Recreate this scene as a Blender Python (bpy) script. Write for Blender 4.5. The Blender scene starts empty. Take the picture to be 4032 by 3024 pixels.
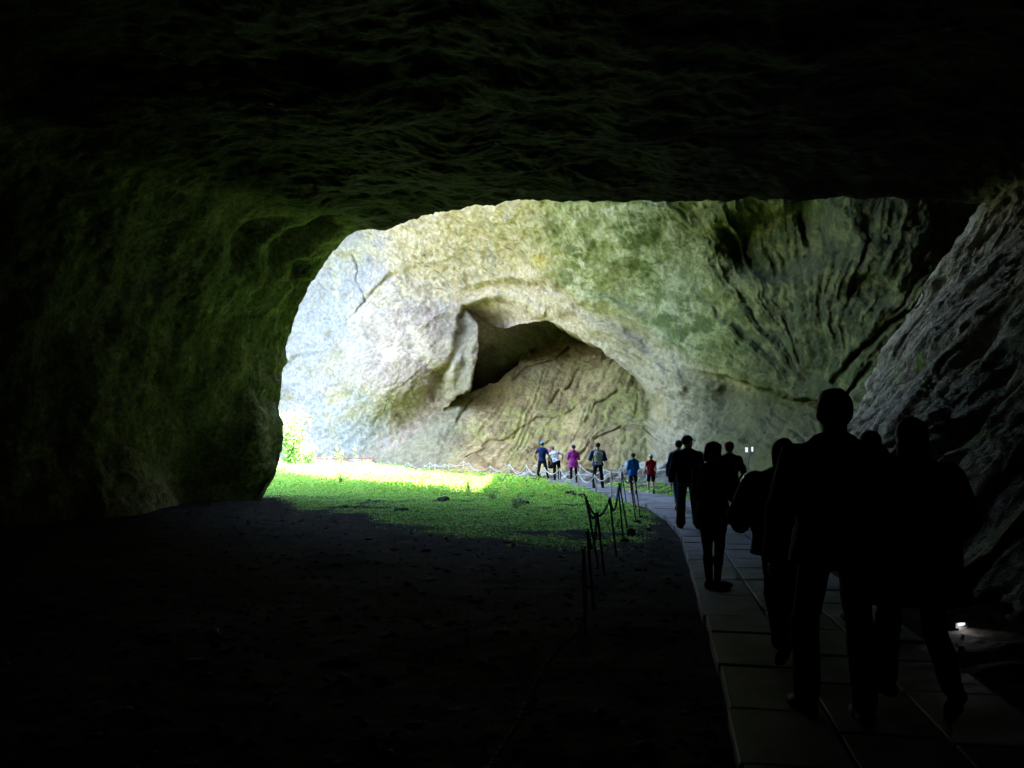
import bpy, bmesh, math, random
import numpy as np
from mathutils import Vector, Matrix

# ---------------------------------------------------------------- camera, world, sun, exposure
scene = bpy.context.scene
COL = scene.collection
H = 1.70                       # camera height above the soil (the paving is 0.08 higher)
F = 3270.0                     # focal length in pixels of the 4032 px wide photo
HOR = 1748.0                   # row of the horizon
cam_d = bpy.data.cameras.new('camera'); cam = bpy.data.objects.new('camera', cam_d); COL.objects.link(cam)
cam.location = (0, 0, H); cam.rotation_euler = (math.radians(90), 0, 0)
cam_d.sensor_width = 36; cam_d.lens = 36 * F / 4032; cam_d.shift_y = (HOR - 1512) / 4032
cam_d.clip_start = 0.05; cam_d.clip_end = 600
scene.camera = cam

SUN_EL, SUN_AZ = math.radians(74), math.atan2(0.8, -0.6)      # azimuth measured from +Y towards +X
TO_SUN = Vector((math.cos(SUN_EL) * math.sin(SUN_AZ), math.cos(SUN_EL) * math.cos(SUN_AZ), math.sin(SUN_EL)))
world = bpy.data.worlds.new('World'); scene.world = world; world.use_nodes = True
wt = world.node_tree
sky = wt.nodes.new('ShaderNodeTexSky'); sky.sky_type = 'NISHITA'; sky.sun_disc = False
sky.sun_elevation = SUN_EL; sky.sun_rotation = SUN_AZ
wt.links.new(sky.outputs[0], wt.nodes['Background'].inputs[0]); wt.nodes['Background'].inputs[1].default_value = 0.15
sun_d = bpy.data.lights.new('sun', 'SUN'); sun_d.energy = 2.6; sun_d.angle = math.radians(0.5); sun_d.color = (1, 0.95, 0.86)
sun = bpy.data.objects.new('sun', sun_d); COL.objects.link(sun)
sun.rotation_euler = TO_SUN.to_track_quat('Z', 'Y').to_euler()
vs = scene.view_settings
vs.view_transform = 'Standard'; vs.look = 'None'; vs.gamma = 1; vs.use_curve_mapping = False; vs.exposure = 4.75
scene.render.engine = 'CYCLES'
cy = scene.cycles
cy.use_denoising = True
cy.max_bounces = 10; cy.diffuse_bounces = 7; cy.glossy_bounces = 2; cy.caustics_reflective = False
cy.sample_clamp_indirect = 12

# ---------------------------------------------------------------- helpers
def at(px, py, Y):
    """world point seen at photo pixel (px, py) and standing Y metres ahead"""
    return np.array([(px - 2016) / F * Y, Y, H + (HOR - py) / F * Y])
def ground_at(px, py, z=0.0):
    Y = F * (H - z) / (py - HOR)
    return np.array([(px - 2016) / F * Y, Y, z])

_rs = np.random.RandomState(7)
_perm = _rs.permutation(256); _perm = np.concatenate([_perm, _perm, _perm])
_grad = _rs.normal(size=(256, 3)); _grad /= np.linalg.norm(_grad, axis=1)[:, None]
def perlin(p):
    p = np.asarray(p, float); sh = p.shape[:-1]; p = p.reshape(-1, 3)
    i = np.floor(p).astype(np.int64); f = p - i; i &= 255
    u = f * f * f * (f * (f * 6 - 15) + 10)
    out = np.zeros(len(p))
    for dx in (0, 1):
        wx = u[:, 0] if dx else 1 - u[:, 0]
        a = _perm[(i[:, 0] + dx) & 255]
        for dy in (0, 1):
            wy = u[:, 1] if dy else 1 - u[:, 1]
            b = _perm[a + ((i[:, 1] + dy) & 255)]
            for dz in (0, 1):
                wz = u[:, 2] if dz else 1 - u[:, 2]
                g = _grad[_perm[b + ((i[:, 2] + dz) & 255)]]
                out += wx * wy * wz * (g[:, 0] * (f[:, 0] - dx) + g[:, 1] * (f[:, 1] - dy) + g[:, 2] * (f[:, 2] - dz))
    return (out * 1.6).reshape(sh)
def fbm(p, n=4, gain=0.5):
    a = 1.0; s = 0; p = np.asarray(p, float)
    for k in range(n):
        s = s + a * perlin(p * 2.03 ** k + 17.3 * k); a *= gain
    return s
def ridge(p, n=4, gain=0.5):
    a = 1.0; s = 0; p = np.asarray(p, float)
    for k in range(n):
        s = s + a * (1 - 2.2 * np.abs(perlin(p * 2.07 ** k + 9.1 * k))); a *= gain
    return s
def V3(x, y, z): return np.stack(np.broadcast_arrays(x, y, z), -1).astype(float)
def sstep(a, b, x):
    t = np.clip((x - a) / (b - a), 0, 1); return t * t * (3 - 2 * t)
def mix(a, b, t): return a + (b - a) * t
def mixc(c0, c1, t): return c0 * (1 - t[..., None]) + np.asarray(c1) * t[..., None]
def inside(poly, x, y):
    """vectorised point in polygon"""
    r = np.zeros(np.broadcast(x, y).shape, bool); n = len(poly)
    for k in range(n):
        x0, y0 = poly[k]; x1, y1 = poly[(k + 1) % n]
        if y0 == y1: continue
        c = ((y0 > y) != (y1 > y)) & (x < (x1 - x0) * (y - y0) / (y1 - y0) + x0)
        r ^= c
    return r
def seg_dist(pts, x, y):
    d = np.full(np.broadcast(x, y).shape, 1e9)
    for (x0, y0), (x1, y1) in zip(pts[:-1], pts[1:]):
        dx, dy = x1 - x0, y1 - y0
        t = np.clip(((x - x0) * dx + (y - y0) * dy) / (dx * dx + dy * dy), 0, 1)
        d = np.minimum(d, np.hypot(x - x0 - t * dx, y - y0 - t * dy))
    return d
def rbf(ctrl, x, y, s=1000.0):
    """thin-plate spline through (x, y, value) control points"""
    c = np.array(ctrl, float); X = c[:, :2] / s; n = len(c)
    def phi(r): return np.where(r > 0, r * r * np.log(r + 1e-12), 0)
    A = np.zeros((n + 3, n + 3)); r = np.linalg.norm(X[:, None] - X[None], axis=2)
    A[:n, :n] = phi(r) + np.eye(n) * 0.01; A[:n, n] = 1; A[:n, n + 1:] = X; A[n, :n] = 1; A[n + 1:, :n] = X.T
    w = np.linalg.solve(A, np.concatenate([c[:, 2], [0, 0, 0]]))
    out = w[n] + w[n + 1] * x / s + w[n + 2] * y / s
    for k in range(n): out = out + w[k] * phi(np.hypot(x / s - X[k, 0], y / s - X[k, 1]))
    return out

def mesh_obj(name, verts, faces, mat, parent=None, smooth=True, colors=None, mats=None, fmat=None):
    """fast mesh from arrays; faces: (n,3) or (n,4) int array, or list"""
    me = bpy.data.meshes.new(name)
    verts = np.asarray(verts, np.float32).reshape(-1, 3)
    if isinstance(faces, np.ndarray):
        k = faces.shape[1]; nf = len(faces)
        me.vertices.add(len(verts)); me.vertices.foreach_set('co', verts.ravel())
        me.loops.add(nf * k); me.loops.foreach_set('vertex_index', faces.astype(np.int32).ravel())
        me.polygons.add(nf)
        me.polygons.foreach_set('loop_start', np.arange(0, nf * k, k, dtype=np.int32))
        me.polygons.foreach_set('loop_total', np.full(nf, k, np.int32))
    else:
        me.from_pydata([tuple(map(float, v)) for v in verts], [], [tuple(map(int, f)) for f in faces])
    me.update(calc_edges=True)
    if smooth: me.polygons.foreach_set('use_smooth', np.ones(len(me.polygons), bool))
    for m in (mats or [mat]): me.materials.append(m)
    if fmat is not None: me.polygons.foreach_set('material_index', np.asarray(fmat, np.int32))
    if colors is not None:
        ca = me.color_attributes.new('stain_shade', 'FLOAT_COLOR', 'POINT')
        c = np.ones((len(verts), 4), np.float32); c[:, :3] = np.asarray(colors).reshape(-1, 3)
        ca.data.foreach_set('color', c.ravel())
    o = bpy.data.objects.new(name, me); COL.objects.link(o)
    if parent is not None: o.parent = parent
    return o
def tag(o, label=None, cat=None, group=None, kind=None):
    if label: o['label'] = label
    if cat: o['category'] = cat
    if group: o['group'] = group
    if kind: o['kind'] = kind
    return o
def empty(name, loc, rz=0):
    o = bpy.data.objects.new(name, None); o.empty_display_size = 0.2; COL.objects.link(o)
    o.location = tuple(map(float, loc)); o.rotation_euler = (0, 0, rz); return o
def grid_faces(ny, nx, keep=None):
    i = np.arange(ny * nx).reshape(ny, nx)
    f = np.stack([i[:-1, :-1], i[:-1, 1:], i[1:, 1:], i[1:, :-1]], -1).reshape(-1, 4)
    return f if keep is None else f[keep.ravel()]
def grid_normals(P):
    du = np.gradient(P, axis=1); dv = np.gradient(P, axis=0)
    n = np.cross(du, dv); return n / (np.linalg.norm(n, axis=2)[..., None] + 1e-9)
def smooth_grid(A, k):
    for _ in range(k):
        B = np.pad(A, [(1, 1), (1, 1)] + [(0, 0)] * (A.ndim - 2), mode='edge')
        A = (B[1:-1, :-2] + B[1:-1, 2:] + B[:-2, 1:-1] + B[2:, 1:-1] + 2 * B[1:-1, 1:-1]) / 6
    return A

# ---------------------------------------------------------------- materials
def material(name, color=(0.5, 0.5, 0.5), rough=0.8, attr=False, noise=None, bump=None, var=0.25, metal=0.0, spec=0.3, trans=0.0):
    """noise=(scale, second colour): procedural mottling; bump=(scale, strength, distance)"""
    m = bpy.data.materials.new(name); m.use_nodes = True; nt = m.node_tree; b = nt.nodes['Principled BSDF']
    b.inputs['Roughness'].default_value = rough; b.inputs['Metallic'].default_value = metal
    b.inputs['Specular IOR Level'].default_value = spec
    tc = nt.nodes.new('ShaderNodeTexCoord')
    if attr:
        src = nt.nodes.new('ShaderNodeAttribute'); src.attribute_name = 'stain_shade'; c = src.outputs['Color']
    else:
        src = nt.nodes.new('ShaderNodeRGB'); src.outputs[0].default_value = (*color, 1); c = src.outputs[0]
    if noise:
        n = nt.nodes.new('ShaderNodeTexNoise'); n.inputs['Scale'].default_value = noise[0]; n.inputs['Detail'].default_value = 6
        n.inputs['Roughness'].default_value = 0.65
        nt.links.new(tc.outputs['Object'], n.inputs['Vector'])
        mr = nt.nodes.new('ShaderNodeMapRange'); mr.inputs[1].default_value = 0.35; mr.inputs[2].default_value = 0.65
        nt.links.new(n.outputs[0], mr.inputs[0])
        mx = nt.nodes.new('ShaderNodeMix'); mx.data_type = 'RGBA'; mx.blend_type = 'MULTIPLY' if attr else 'MIX'
        nt.links.new(mr.outputs[0], mx.inputs[0]); nt.links.new(c, mx.inputs[6]); mx.inputs[7].default_value = (*noise[1], 1)
        c = mx.outputs[2]
    nt.links.new(c, b.inputs['Base Color'])
    if bump:
        prev = None
        for sc, st, di in (bump if isinstance(bump[0], tuple) else (bump,)):
            n = nt.nodes.new('ShaderNodeTexNoise'); n.inputs['Scale'].default_value = sc; n.inputs['Detail'].default_value = 8
            n.inputs['Roughness'].default_value = 0.62
            nt.links.new(tc.outputs['Object'], n.inputs['Vector'])
            bp = nt.nodes.new('ShaderNodeBump'); bp.inputs['Strength'].default_value = st; bp.inputs['Distance'].default_value = di
            nt.links.new(n.outputs[0], bp.inputs['Height'])
            if prev: nt.links.new(prev.outputs[0], bp.inputs['Normal'])
            prev = bp
        nt.links.new(prev.outputs[0], b.inputs['Normal'])
    if trans:
        tr = nt.nodes.new('ShaderNodeBsdfTranslucent'); ms = nt.nodes.new('ShaderNodeMixShader'); ms.inputs[0].default_value = trans
        nt.links.new(c, tr.inputs[0]); nt.links.new(b.outputs[0], ms.inputs[1]); nt.links.new(tr.outputs[0], ms.inputs[2])
        nt.links.new(ms.outputs[0], nt.nodes['Material Output'].inputs[0])
    return m
M = {}
M['rock'] = material('cave_rock', attr=True, rough=0.9, noise=(3.6, (0.62, 0.60, 0.54)), bump=((5, 0.6, 0.16), (1.3, 0.35, 0.45)), spec=0.2)
M['rock_near'] = material('cave_rock_near', attr=True, rough=0.75, noise=(8, (0.38, 0.38, 0.33)), bump=((6, 0.55, 0.12), (24, 0.7, 0.035), (1.6, 0.35, 0.3)), spec=0.06)
M['ground'] = material('soil', attr=True, rough=0.95, noise=(9, (0.6, 0.58, 0.55)), bump=((14, 0.7, 0.05), (60, 0.5, 0.012)), spec=0.05)
# ---------------------------------------------------------------- the far chamber (wall, vault and alcove)
LIT = [(-90, 10), (-44, 14), (-24, 25), (-15, 34), (-11.5, 40), (-6.5, 34.5), (-1.0, 27.9), (-0.3, 31), (-0.4, 37), (-2.5, 41.5), (-6, 46), (-10, 49.5), (-16, 54.5), (-22, 57), (-90, 60)]
def sun_open(P, grow=0.0):
    """True where rock would stand between the sun and the sunlit strip of ground"""
    gx = P[..., 0] - TO_SUN.x * P[..., 2] / TO_SUN.z; gy = P[..., 1] - TO_SUN.y * P[..., 2] / TO_SUN.z
    return inside(LIT, gx, gy)

STEP = 4.6
xs = np.concatenate([np.arange(-900, 1040, 24), np.arange(1040, 3960, STEP), np.arange(3960, 4700, 20)])
ys = np.concatenate([np.arange(-1500, 740, 16), np.arange(740, 1960, STEP)])
X, Y = np.meshgrid(xs, ys)
wx = X + 26 * fbm(V3(X / 170, Y / 170, 3.3), 4); wy = Y + 26 * fbm(V3(X / 170, Y / 170, 8.7), 4)     # ragged outlines
W = rbf([(-900, 1900, 96), (-900, 700, 98), (300, 1850, 80), (300, 1200, 82), (900, 1900, 64), (1120, 1860, 60), (1250, 1800, 57), (1400, 1800, 53.5), (1600, 1830, 49.5), (1800, 1860, 46),
         (900, 1400, 70), (1150, 1400, 61), (1350, 1500, 53.5), (1450, 1480, 51.5), (1500, 1620, 50.8), (1460, 1740, 54), (1620, 1675, 52.8), (1720, 1600, 53.2), (1630, 1520, 50.3), (1750, 1400, 51.5), (1300, 1200, 59), (1500, 1000, 55), (1700, 1150, 54.5),
         (1450, 900, 55), (1700, 840, 50), (2000, 790, 44), (2300, 780, 40), (2600, 780, 36), (2900, 780, 33), (3300, 790, 30), (3800, 790, 27),
         (1850, 1200, 53), (2050, 1180, 50), (2200, 1270, 47), (2400, 1420, 43), (2540, 1580, 40), (2560, 1820, 38),
         (2700, 1900, 36), (2700, 1500, 37.2), (2600, 1300, 40), (2500, 1100, 41.5), (2200, 1000, 44.5), (1950, 1000, 49),
         (2500, 900, 38), (2800, 1000, 34.5), (2800, 1300, 35), (3000, 1500, 32), (3200, 1560, 29.8), (3100, 1200, 31.5), (3400, 1000, 27.5), (3400, 1350, 27.5), (3600, 1000, 26), (3700, 1300, 25.5),
         (2800, 1700, 34.5), (2800, 1920, 34), (3000, 1700, 31.5), (3000, 1920, 29.5), (3200, 1700, 28.5), (3200, 1950, 26.5), (3500, 1700, 25.5), (3600, 1950, 24), (4200, 1500, 22), (4300, 900, 24)], X, Y)
# above the visible rim the vault runs back towards the near ceiling at a height of about 17 m
zt = 17.0
Wtop = (zt - H) * F / np.maximum(HOR - Y, 60)
up = sstep(780, 380, Y)
W = W * (1 - up) + np.minimum(Wtop, W) * up
W = np.maximum(W, 9)
# relief of the vault in photo-aligned flow directions, later applied as metres along the surface
PX, PY = 3235.0, 1600.0
ang = np.arctan2(PY - wy, PX - wx); rr = np.hypot(PX - wx, PY - wy)
green = sstep(-40, 60, (wx - 2160) * 0.62 - (wy - 1075) * 1.0 + 0) * sstep(40, -40, (wy - 1430) - (wx - 2620) * 0.24) 
ribs = ridge(V3(ang * 4.2, rr / 1500, 1.0), 3, 0.5)
ribs_f = ridge(V3(ang * 13, rr / 520, 4.0), 3, 0.55)
fan = sstep(2350, 2900, wx) * sstep(1600, 1500, wy)
d = np.zeros_like(W)
d += fan * sstep(0, 260, rr) * (-0.26 * ribs - 0.05 * ribs_f) * sstep(0, 500, rr)
# overhanging edge of the vault above the recessed right wall
ov = [(2610, 1425), (2660, 1445), (2800, 1482), (3000, 1532), (3190, 1572), (3235, 1600)]
below = sstep(-8, 10, wy - (1425 + (wx - 2610) * 0.255)) * sstep(2640, 2900, wx) * sstep(3330, 3200, wx)
d += 1.6 * below * sstep(1900, 1500, wy)
# green edge above the pale arch band
d -= 1.25 * green * sstep(2900, 2500, wx)
# dark pocket high on the right
pk = np.exp(-(((wx - 3080 + 0.25 * (wy - 960)) / 250) ** 2 + ((wy - 950) / 160) ** 2) * 1.1)
d += 1.8 * sstep(0.2, 0.8, pk)
pk2 = np.exp(-(((wx - 3420) / 110) ** 2 + ((wy - 1150) / 90) ** 2)); d += 0.7 * sstep(0.3, 0.8, pk2)
# strata ledges rising to the right of the knot
for (ax, ay, bx, by, dep) in ((3270, 1500, 3340, 1405, .35), (3340, 1405, 3560, 1235, .55), (3330, 1540, 3430, 1440, 0.4)):
    dd = seg_dist([(ax, ay), (bx, by)], wx, wy); d += dep * np.exp(-(dd / 14) ** 2)
# long folds on the left wall and the stepped crack
crk = [(1120, 1440), (1210, 1400), (1290, 1350), (1340, 1290), (1400, 1230), (1440, 1180), (1500, 1130), (1545, 1095)]
dd = seg_dist(crk, wx, wy); d += 0.28 * np.exp(-(dd / 9) ** 2)
side = sstep(20, -30, (wy - 1440) + (wx - 1120) * 0.80) * sstep(1700, 1450, wx)
d -= 0.4 * side
dd = seg_dist([(1440, 1180), (1425, 1120), (1385, 1060), (1370, 1000)], wx, wy); d += 0.3 * np.exp(-(dd / 5) ** 2)
# fascia of the arch: leans inwards between the outer ridge and the lip
LIP = [(1640, 1300), (1822, 1205), (1930, 1180), (2050, 1190), (2150, 1240), (2251, 1303), (2333, 1353), (2405, 1389), (2459, 1444), (2505, 1502), (2548, 1552), (2557, 1597), (2550, 1688), (2556, 1823), (2560, 1990)]
dl = seg_dist(LIP, wx, wy); fas = sstep(95, 0, dl) * sstep(2120, 2260, wx)
d += 1.3 * fas
RID = [(2180, 1095), (2330, 1160), (2468, 1222), (2581, 1335), (2617, 1416), (2640, 1520)]
RID = [(1760, 1112), (1880, 1095), (2000, 1085)] + RID
dr = seg_dist(RID, wx, wy); d -= 0.5 * np.exp(-(dr / 22) ** 2) * sstep(1700, 2150, wx)
dr2 = seg_dist([(x - (10 if x > 2200 else 0), y + 36) for x, y in RID], wx, wy); d += 0.4 * np.exp(-(dr2 / 18) ** 2) * sstep(1750, 2200, wx)
d -= 0.35 * np.exp(-(seg_dist([(1640, 1300), (1730, 1245), (1822, 1195), (1930, 1170), (2050, 1178), (2150, 1228)], wx, wy) / 16) ** 2)
# arch over the alcove
C_POLY = [(1852, 1535), (1860, 1498), (1881, 1425), (1886, 1371), (1881, 1312), (1856, 1236), (1926, 1281), (1994, 1291), (2062, 1282), (2185, 1271), (2230, 1290), (2290, 1340), (2300, 1420), (2000, 1560)]
A_POLY = [(1360, 1812), (1480, 1775), (1560, 1742), (1650, 1690), (1700, 1650), (1760, 1610), (1800, 1565), (1852, 1535), (1903, 1517), (1971, 1499), (2016, 1463), (2062, 1413), (2107, 1380), (2134, 1344), (2179, 1296),
          (2193, 1272), (2251, 1303), (2333, 1353), (2405, 1389), (2459, 1444), (2505, 1502), (2548, 1552), (2557, 1597), (2550, 1688), (2556, 1823), (2560, 1990), (1300, 1990)]
jx = X + 7 * fbm(V3(X / 40, Y / 40, 1.1), 3); jy = Y + 7 * fbm(V3(X / 40, Y / 40, 6.1), 3)
mA = inside(A_POLY, jx, jy); kx = X + 6 * fbm(V3(X / 110, Y / 110, 1.1), 3); ky = Y + 6 * fbm(V3(X / 110, Y / 110, 6.1), 3); mC = inside(C_POLY, kx, ky) & ~mA
A = rbf([(1300, 1990, 47), (1400, 1800, 53), (1500, 1830, 49.2), (1650, 1700, 51), (1800, 1870, 44.8), (2000, 1872, 43.6), (2300, 1888, 41), (2560, 1895, 38.8), (1830, 1560, 53.5), (1970, 1500, 55.5), (2200, 1300, 60),
         (2000, 1700, 49.5), (2200, 1700, 48.5), (2200, 1500, 54), (2400, 1450, 53.5), (2400, 1700, 46.5), (2540, 1580, 47.5), (2540, 1750, 43.5), (1800, 1700, 49.5), (2000, 1980, 40), (2500, 1980, 37)], X, Y)
Cd = rbf([(1860, 1300, 55.4), (2000, 1300, 56.6), (2180, 1290, 60.5), (1900, 1400, 56.6), (2050, 1380, 59.2), (1880, 1500, 61.5), (1950, 1490, 63), (2000, 1450, 61), (2250, 1330, 63), (2150, 1340, 62.5)], X, Y)
# soffit: the inner ceiling of the alcove dips behind the lip
sof = inside([(1822, 1208), (1900, 1183), (2000, 1190), (2100, 1225), (2150, 1255), (2200, 1275), (2062, 1290), (1994, 1298), (1926, 1290), (1858, 1245)], kx, ky)
d += smooth_grid(sof.astype(float), 5) * (0.9 + 2.2 * sstep(1190, 1295, Y))
# pillar folds left of the crevice
pil = np.exp(-((wx - 1815) / 55) ** 2) * sstep(1180, 1260, wy) * sstep(1600, 1520, wy)
d += pil * (-0.4 + 0.25 * np.cos((wx - 1815 + (wy - 1400) * 0.14) / 12.0))
dd = seg_dist([(1822, 1205), (1812, 1290), (1790, 1380), (1740, 1450), (1700, 1560)], wx, wy); d += 0.7 * np.exp(-(dd / 13) ** 2)
d += 0.8 * np.exp(-(((wx - 1742) / 18) ** 2 + ((wy - 1495) / 45) ** 2))
D = np.where(mA, A, np.where(mC, Cd, W + d))
# slab relief: strata run up to the right, steeper on the right hand side
th = np.radians(22 + 34 * sstep(1850, 2500, X))
ca, sa = np.cos(th), np.sin(th)
su = (wx * ca - wy * sa); sv = (wx * sa + wy * ca)
slabr = ridge(V3(su / 420, sv / 60, 2.0), 4, 0.55)
d2 = -0.10 * slabr - 0.35 * fbm(V3(su / 700, sv / 190, 5.0), 2)
for pts, dep in (([(1800, 1640), (1840, 1600), (1852, 1560)], .9), ([(2010, 1510), (2100, 1460), (2180, 1440), (2230, 1370)], .8), ([(2170, 1590), (2240, 1540), (2290, 1470)], .7),
                 ([(1900, 1730), (2050, 1660), (2200, 1640), (2330, 1560)], .6), ([(1830, 1780), (1960, 1710), (2020, 1690)], .7), ([(2100, 1760), (2300, 1660), (2440, 1560)], .5),
                 ([(1700, 1810), (1760, 1700), (1850, 1560)], .2), ([(2440, 1880), (2480, 1740), (2520, 1560)], .3), ([(2230, 1830), (2320, 1760), (2460, 1690)], .6)):
    dd = seg_dist(pts, wx, wy); d2 += 0.55 * dep * np.exp(-(dd / 5.5) ** 2)
D = np.where(mA, D + d2, D)
D0 = D.copy()
P = V3((X - 2016) / F * D, D, H + (HOR - Y) / F * D)
def face_n(Dg):
    Dg = np.clip(smooth_grid(Dg, 6), 4, 200); n_ = grid_normals(V3((X - 2016) / F * Dg, Dg, H + (HOR - Y) / F * Dg)); return np.where(n_[..., 1:2] > 0, -n_, n_)
Ns = np.where(mA[..., None], face_n(A), np.where(mC[..., None], face_n(Cd), face_n(W)))
Q = P * 1.0
# medium and fine relief in world space; streaked with the flow where the rock is
fsel = (fan > 0.3) | ((wx > 2150) & (green > 0.5)); lm = (wx < 1900) & (wy > 1150)
LU = np.where(lm, wx * .77 - wy * .64, wx * .83 + wy * .55); LV = np.where(lm, wy * .77 + wx * .64, wy * .83 - wx * .55)
flow = ridge(V3(np.where(mA, su / 300, np.where(fsel, ang * 20, LU / 190)), np.where(mA, sv / 34, np.where(fsel, rr / 260, LV / 50)), 7.0), 4, 0.6) * np.where(fsel, 0.55 * sstep(60, 700, rr), 1)
arcf = ridge(V3(np.hypot(wx - 1950, (wy - 1800)) / 60, np.arctan2(wy - 1800, wx - 1950) * 3.2, 2.5), 4, 0.6)
left = sstep(2300, 2000, wx)
crag = np.maximum(0, ridge(Q * V3(0.9, 0.9, 0.9)[None] if False else Q * 0.9, 4, 0.6) - 0.9)
amp = np.where(mC, 0.5, 1.0)
disp = 0.9 * fbm(Q * 0.11, 2) + 0.05 * np.maximum(ridge(Q * V3(0.33, 0.33, 0.5), 4, 0.55) - .2, 0) + 0.13 * fbm(Q * 0.42, 4, 0.5) * amp - 0.055 * flow * (1 - .9 * np.where(mA, 0, np.maximum(fas, sstep(2540, 2570, wx) * sstep(2760, 2700, wx)))) + 0.05 * fbm(Q * 2.2, 4, 0.6) + 0.05 * crag
Pd = P + Ns * disp[..., None]
# keep rocks above the rim height hidden but the sun's way in open
# ---- mineral and algae colours (stains, plus light falloff painted in towards the right)
n1 = fbm(V3(wx / 260, wy / 260, 5.0), 5, 0.6); n2 = fbm(V3(wx / 90, wy / 60, 9.0), 5, 0.65); n3 = fbm(V3(wx / 22, wy / 22, 2.0), 4, 0.7)
drip = fbm(V3(wx / 30 + 0.9 * n1, wy / 300 + 0.7 * n1, 4.0), 4, 0.6)
cream = np.array([0.42, 0.375, 0.28]); col = np.broadcast_to(cream, P.shape).copy()
blue = sstep(0.1, -0.25, n1 * 0.6 + (wx - 1430) / 520 + 0.15 * n2); col = mixc(col, (0.285, 0.275, 0.295), blue * 0.95)
pink = sstep(-0.15, 0.25, n1 + (wy - 1400) / 500 + 0.3 * n2) * sstep(1180, 1330, wx) * sstep(2000, 1850, wx)
col = mixc(col, (0.29, 0.245, 0.205), pink * 0.85)
col = mixc(col, (0.25, 0.22, 0.15), sstep(0.25, 0.6, n2 + 0.5 * n3) * 0.75)
col = mixc(col, (0.42, 0.39, 0.31), sstep(0.2, 0.6, drip) * sstep(1350, 1150, wy) * left * 0.8)
col = mixc(col, (0.32, 0.33, 0.32), sstep(0.3, 0.7, -drip) * sstep(1350, 1150, wy) * left * 0.6)
alg = np.clip(green * sstep(2000, 2300, wx) + sstep(2900, 3000, wx) * sstep(1650, 1550, wy), 0, 1)
deep = sstep(2500, 3200, wx)
col = mixc(col, (0.26, 0.285, 0.145), alg * np.clip(0.85 + 0.5 * n2, 0, 1))
col = mixc(col, (0.085, 0.09, 0.038), alg * deep * 0.85)  # shade to the right mixed into the algae colour
col = mixc(col, (0.11, 0.14, 0.05), alg * sstep(0.05, 0.55, n1 + 0.5 * n2 + 0.5 * n3))
col = mixc(col, (0.42, 0.43, 0.29), alg * sstep(0.15, 0.6, -n2 + 0.5 * ribs_f - 0.3) * (0.8 - 0.4 * deep))
col = mixc(col, (0.50, 0.38, 0.13), np.exp(-(((wx - 2175) / 50) ** 2 + ((wy - 1020) / 34) ** 2)) * np.clip(.6 + n2 * 1.5, 0, .9))
col = mixc(col, (0.50, 0.37, 0.16), np.exp(-(((wx - 1275) / 60) ** 2 + ((wy - 1580) / 60) ** 2)) * np.clip(.3 + n2, 0, .5))
col = mixc(col, (0.45, 0.35, 0.15), np.exp(-(((wx - 2585) / 30) ** 2 + ((wy - 1580) / 90) ** 2)) * 0.4)
rightlow = np.clip(below, 0, 1) * sstep(2640, 2760, wx)
col = mixc(col, (0.13, 0.13, 0.10), sstep(2640, 2800, wx) * sstep(1430, 1480, wy - (wx - 2610) * 0.255) * 0.85)  # right lower wall darkened in colour where little light should arrive
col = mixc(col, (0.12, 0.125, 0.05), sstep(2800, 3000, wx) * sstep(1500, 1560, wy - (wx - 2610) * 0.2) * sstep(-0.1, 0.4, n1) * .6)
tan = np.array([0.41, 0.355, 0.205])
ca_ = mixc(np.broadcast_to(tan, P.shape).copy(), (0.33, 0.325, 0.15), sstep(-0.1, 0.35, n1 + 0.3 * n2))
ca_ = mixc(ca_, (0.22, 0.18, 0.11), sstep(0.1, 0.55, -n2 + 0.4 * slabr - 0.25) * 0.75)
ca_ = mixc(ca_, (0.38, 0.34, 0.22), sstep(0.2, 0.6, n2 + 0.3 * n3) * 0.6)
ca_ = mixc(ca_, (0.21, 0.21, 0.155), sstep(1900, 1740, wx + (wy - 1700) * 0.45) * 0.85)
col = np.where(mA[..., None], ca_, col)
cc_ = mixc(np.broadcast_to(np.array([0.46, 0.45, 0.40]), P.shape).copy(), (0.42, 0.41, 0.34), sstep(0, 0.5, n2)); col = np.where(mC[..., None], cc_, col)
fs = ridge(V3(np.where(mA, su / 110, np.where(fsel, ang * 24, LU / 90)), np.where(mA, sv / 15, np.where(fsel, rr / 150, LV / 22)), 3.0), 4, 0.68)
fs2 = fbm(V3(X / 13, Y / 9, 12.0), 4, 0.7)
col = col * (1 + 0.14 * n3 + 0.22 * np.clip(fs - 0.35, -1.2, 0.9) + 0.20 * fs2)[..., None]
col = mixc(col, (0.12, 0.10, 0.07), sstep(0.95, 1.5, -fs + 0.5 * n2 + 0.3) * 0.7)
col = mixc(col, (0.16, 0.16, 0.12), pil * 0.7)
col = mixc(col, (0.56, 0.49, 0.42), smooth_grid(sof.astype(float), 4) * .8 * (1 - .5 * sstep(0, .4, n2)))
col = mixc(col, (0.12, 0.10, 0.07), sstep(.45, .75, fbm(V3(LU / 70, LV / 16, 40.0), 4, .6)) * sstep(1250, 1500, wx) * .55 * (~mA))
col = col * (0.80 - 0.50 * sstep(1950, 2950, wx))[..., None] * np.where(mA, .95, 1)[..., None]  # vault colour darkened rightwards, standing in for light falloff
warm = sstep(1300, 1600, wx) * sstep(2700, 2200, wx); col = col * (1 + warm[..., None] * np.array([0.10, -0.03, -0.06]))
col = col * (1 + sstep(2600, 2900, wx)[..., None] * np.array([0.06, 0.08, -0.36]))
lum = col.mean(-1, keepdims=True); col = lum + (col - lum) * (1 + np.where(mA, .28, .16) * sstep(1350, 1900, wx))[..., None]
col = col * (1 - .30 * sstep(2700, 3300, wx))[..., None]  # more painted falloff at the right end
col = np.clip(col, 0.008, 0.8)
ctr = (Pd[:-1, :-1] + Pd[1:, 1:]) / 2
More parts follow.
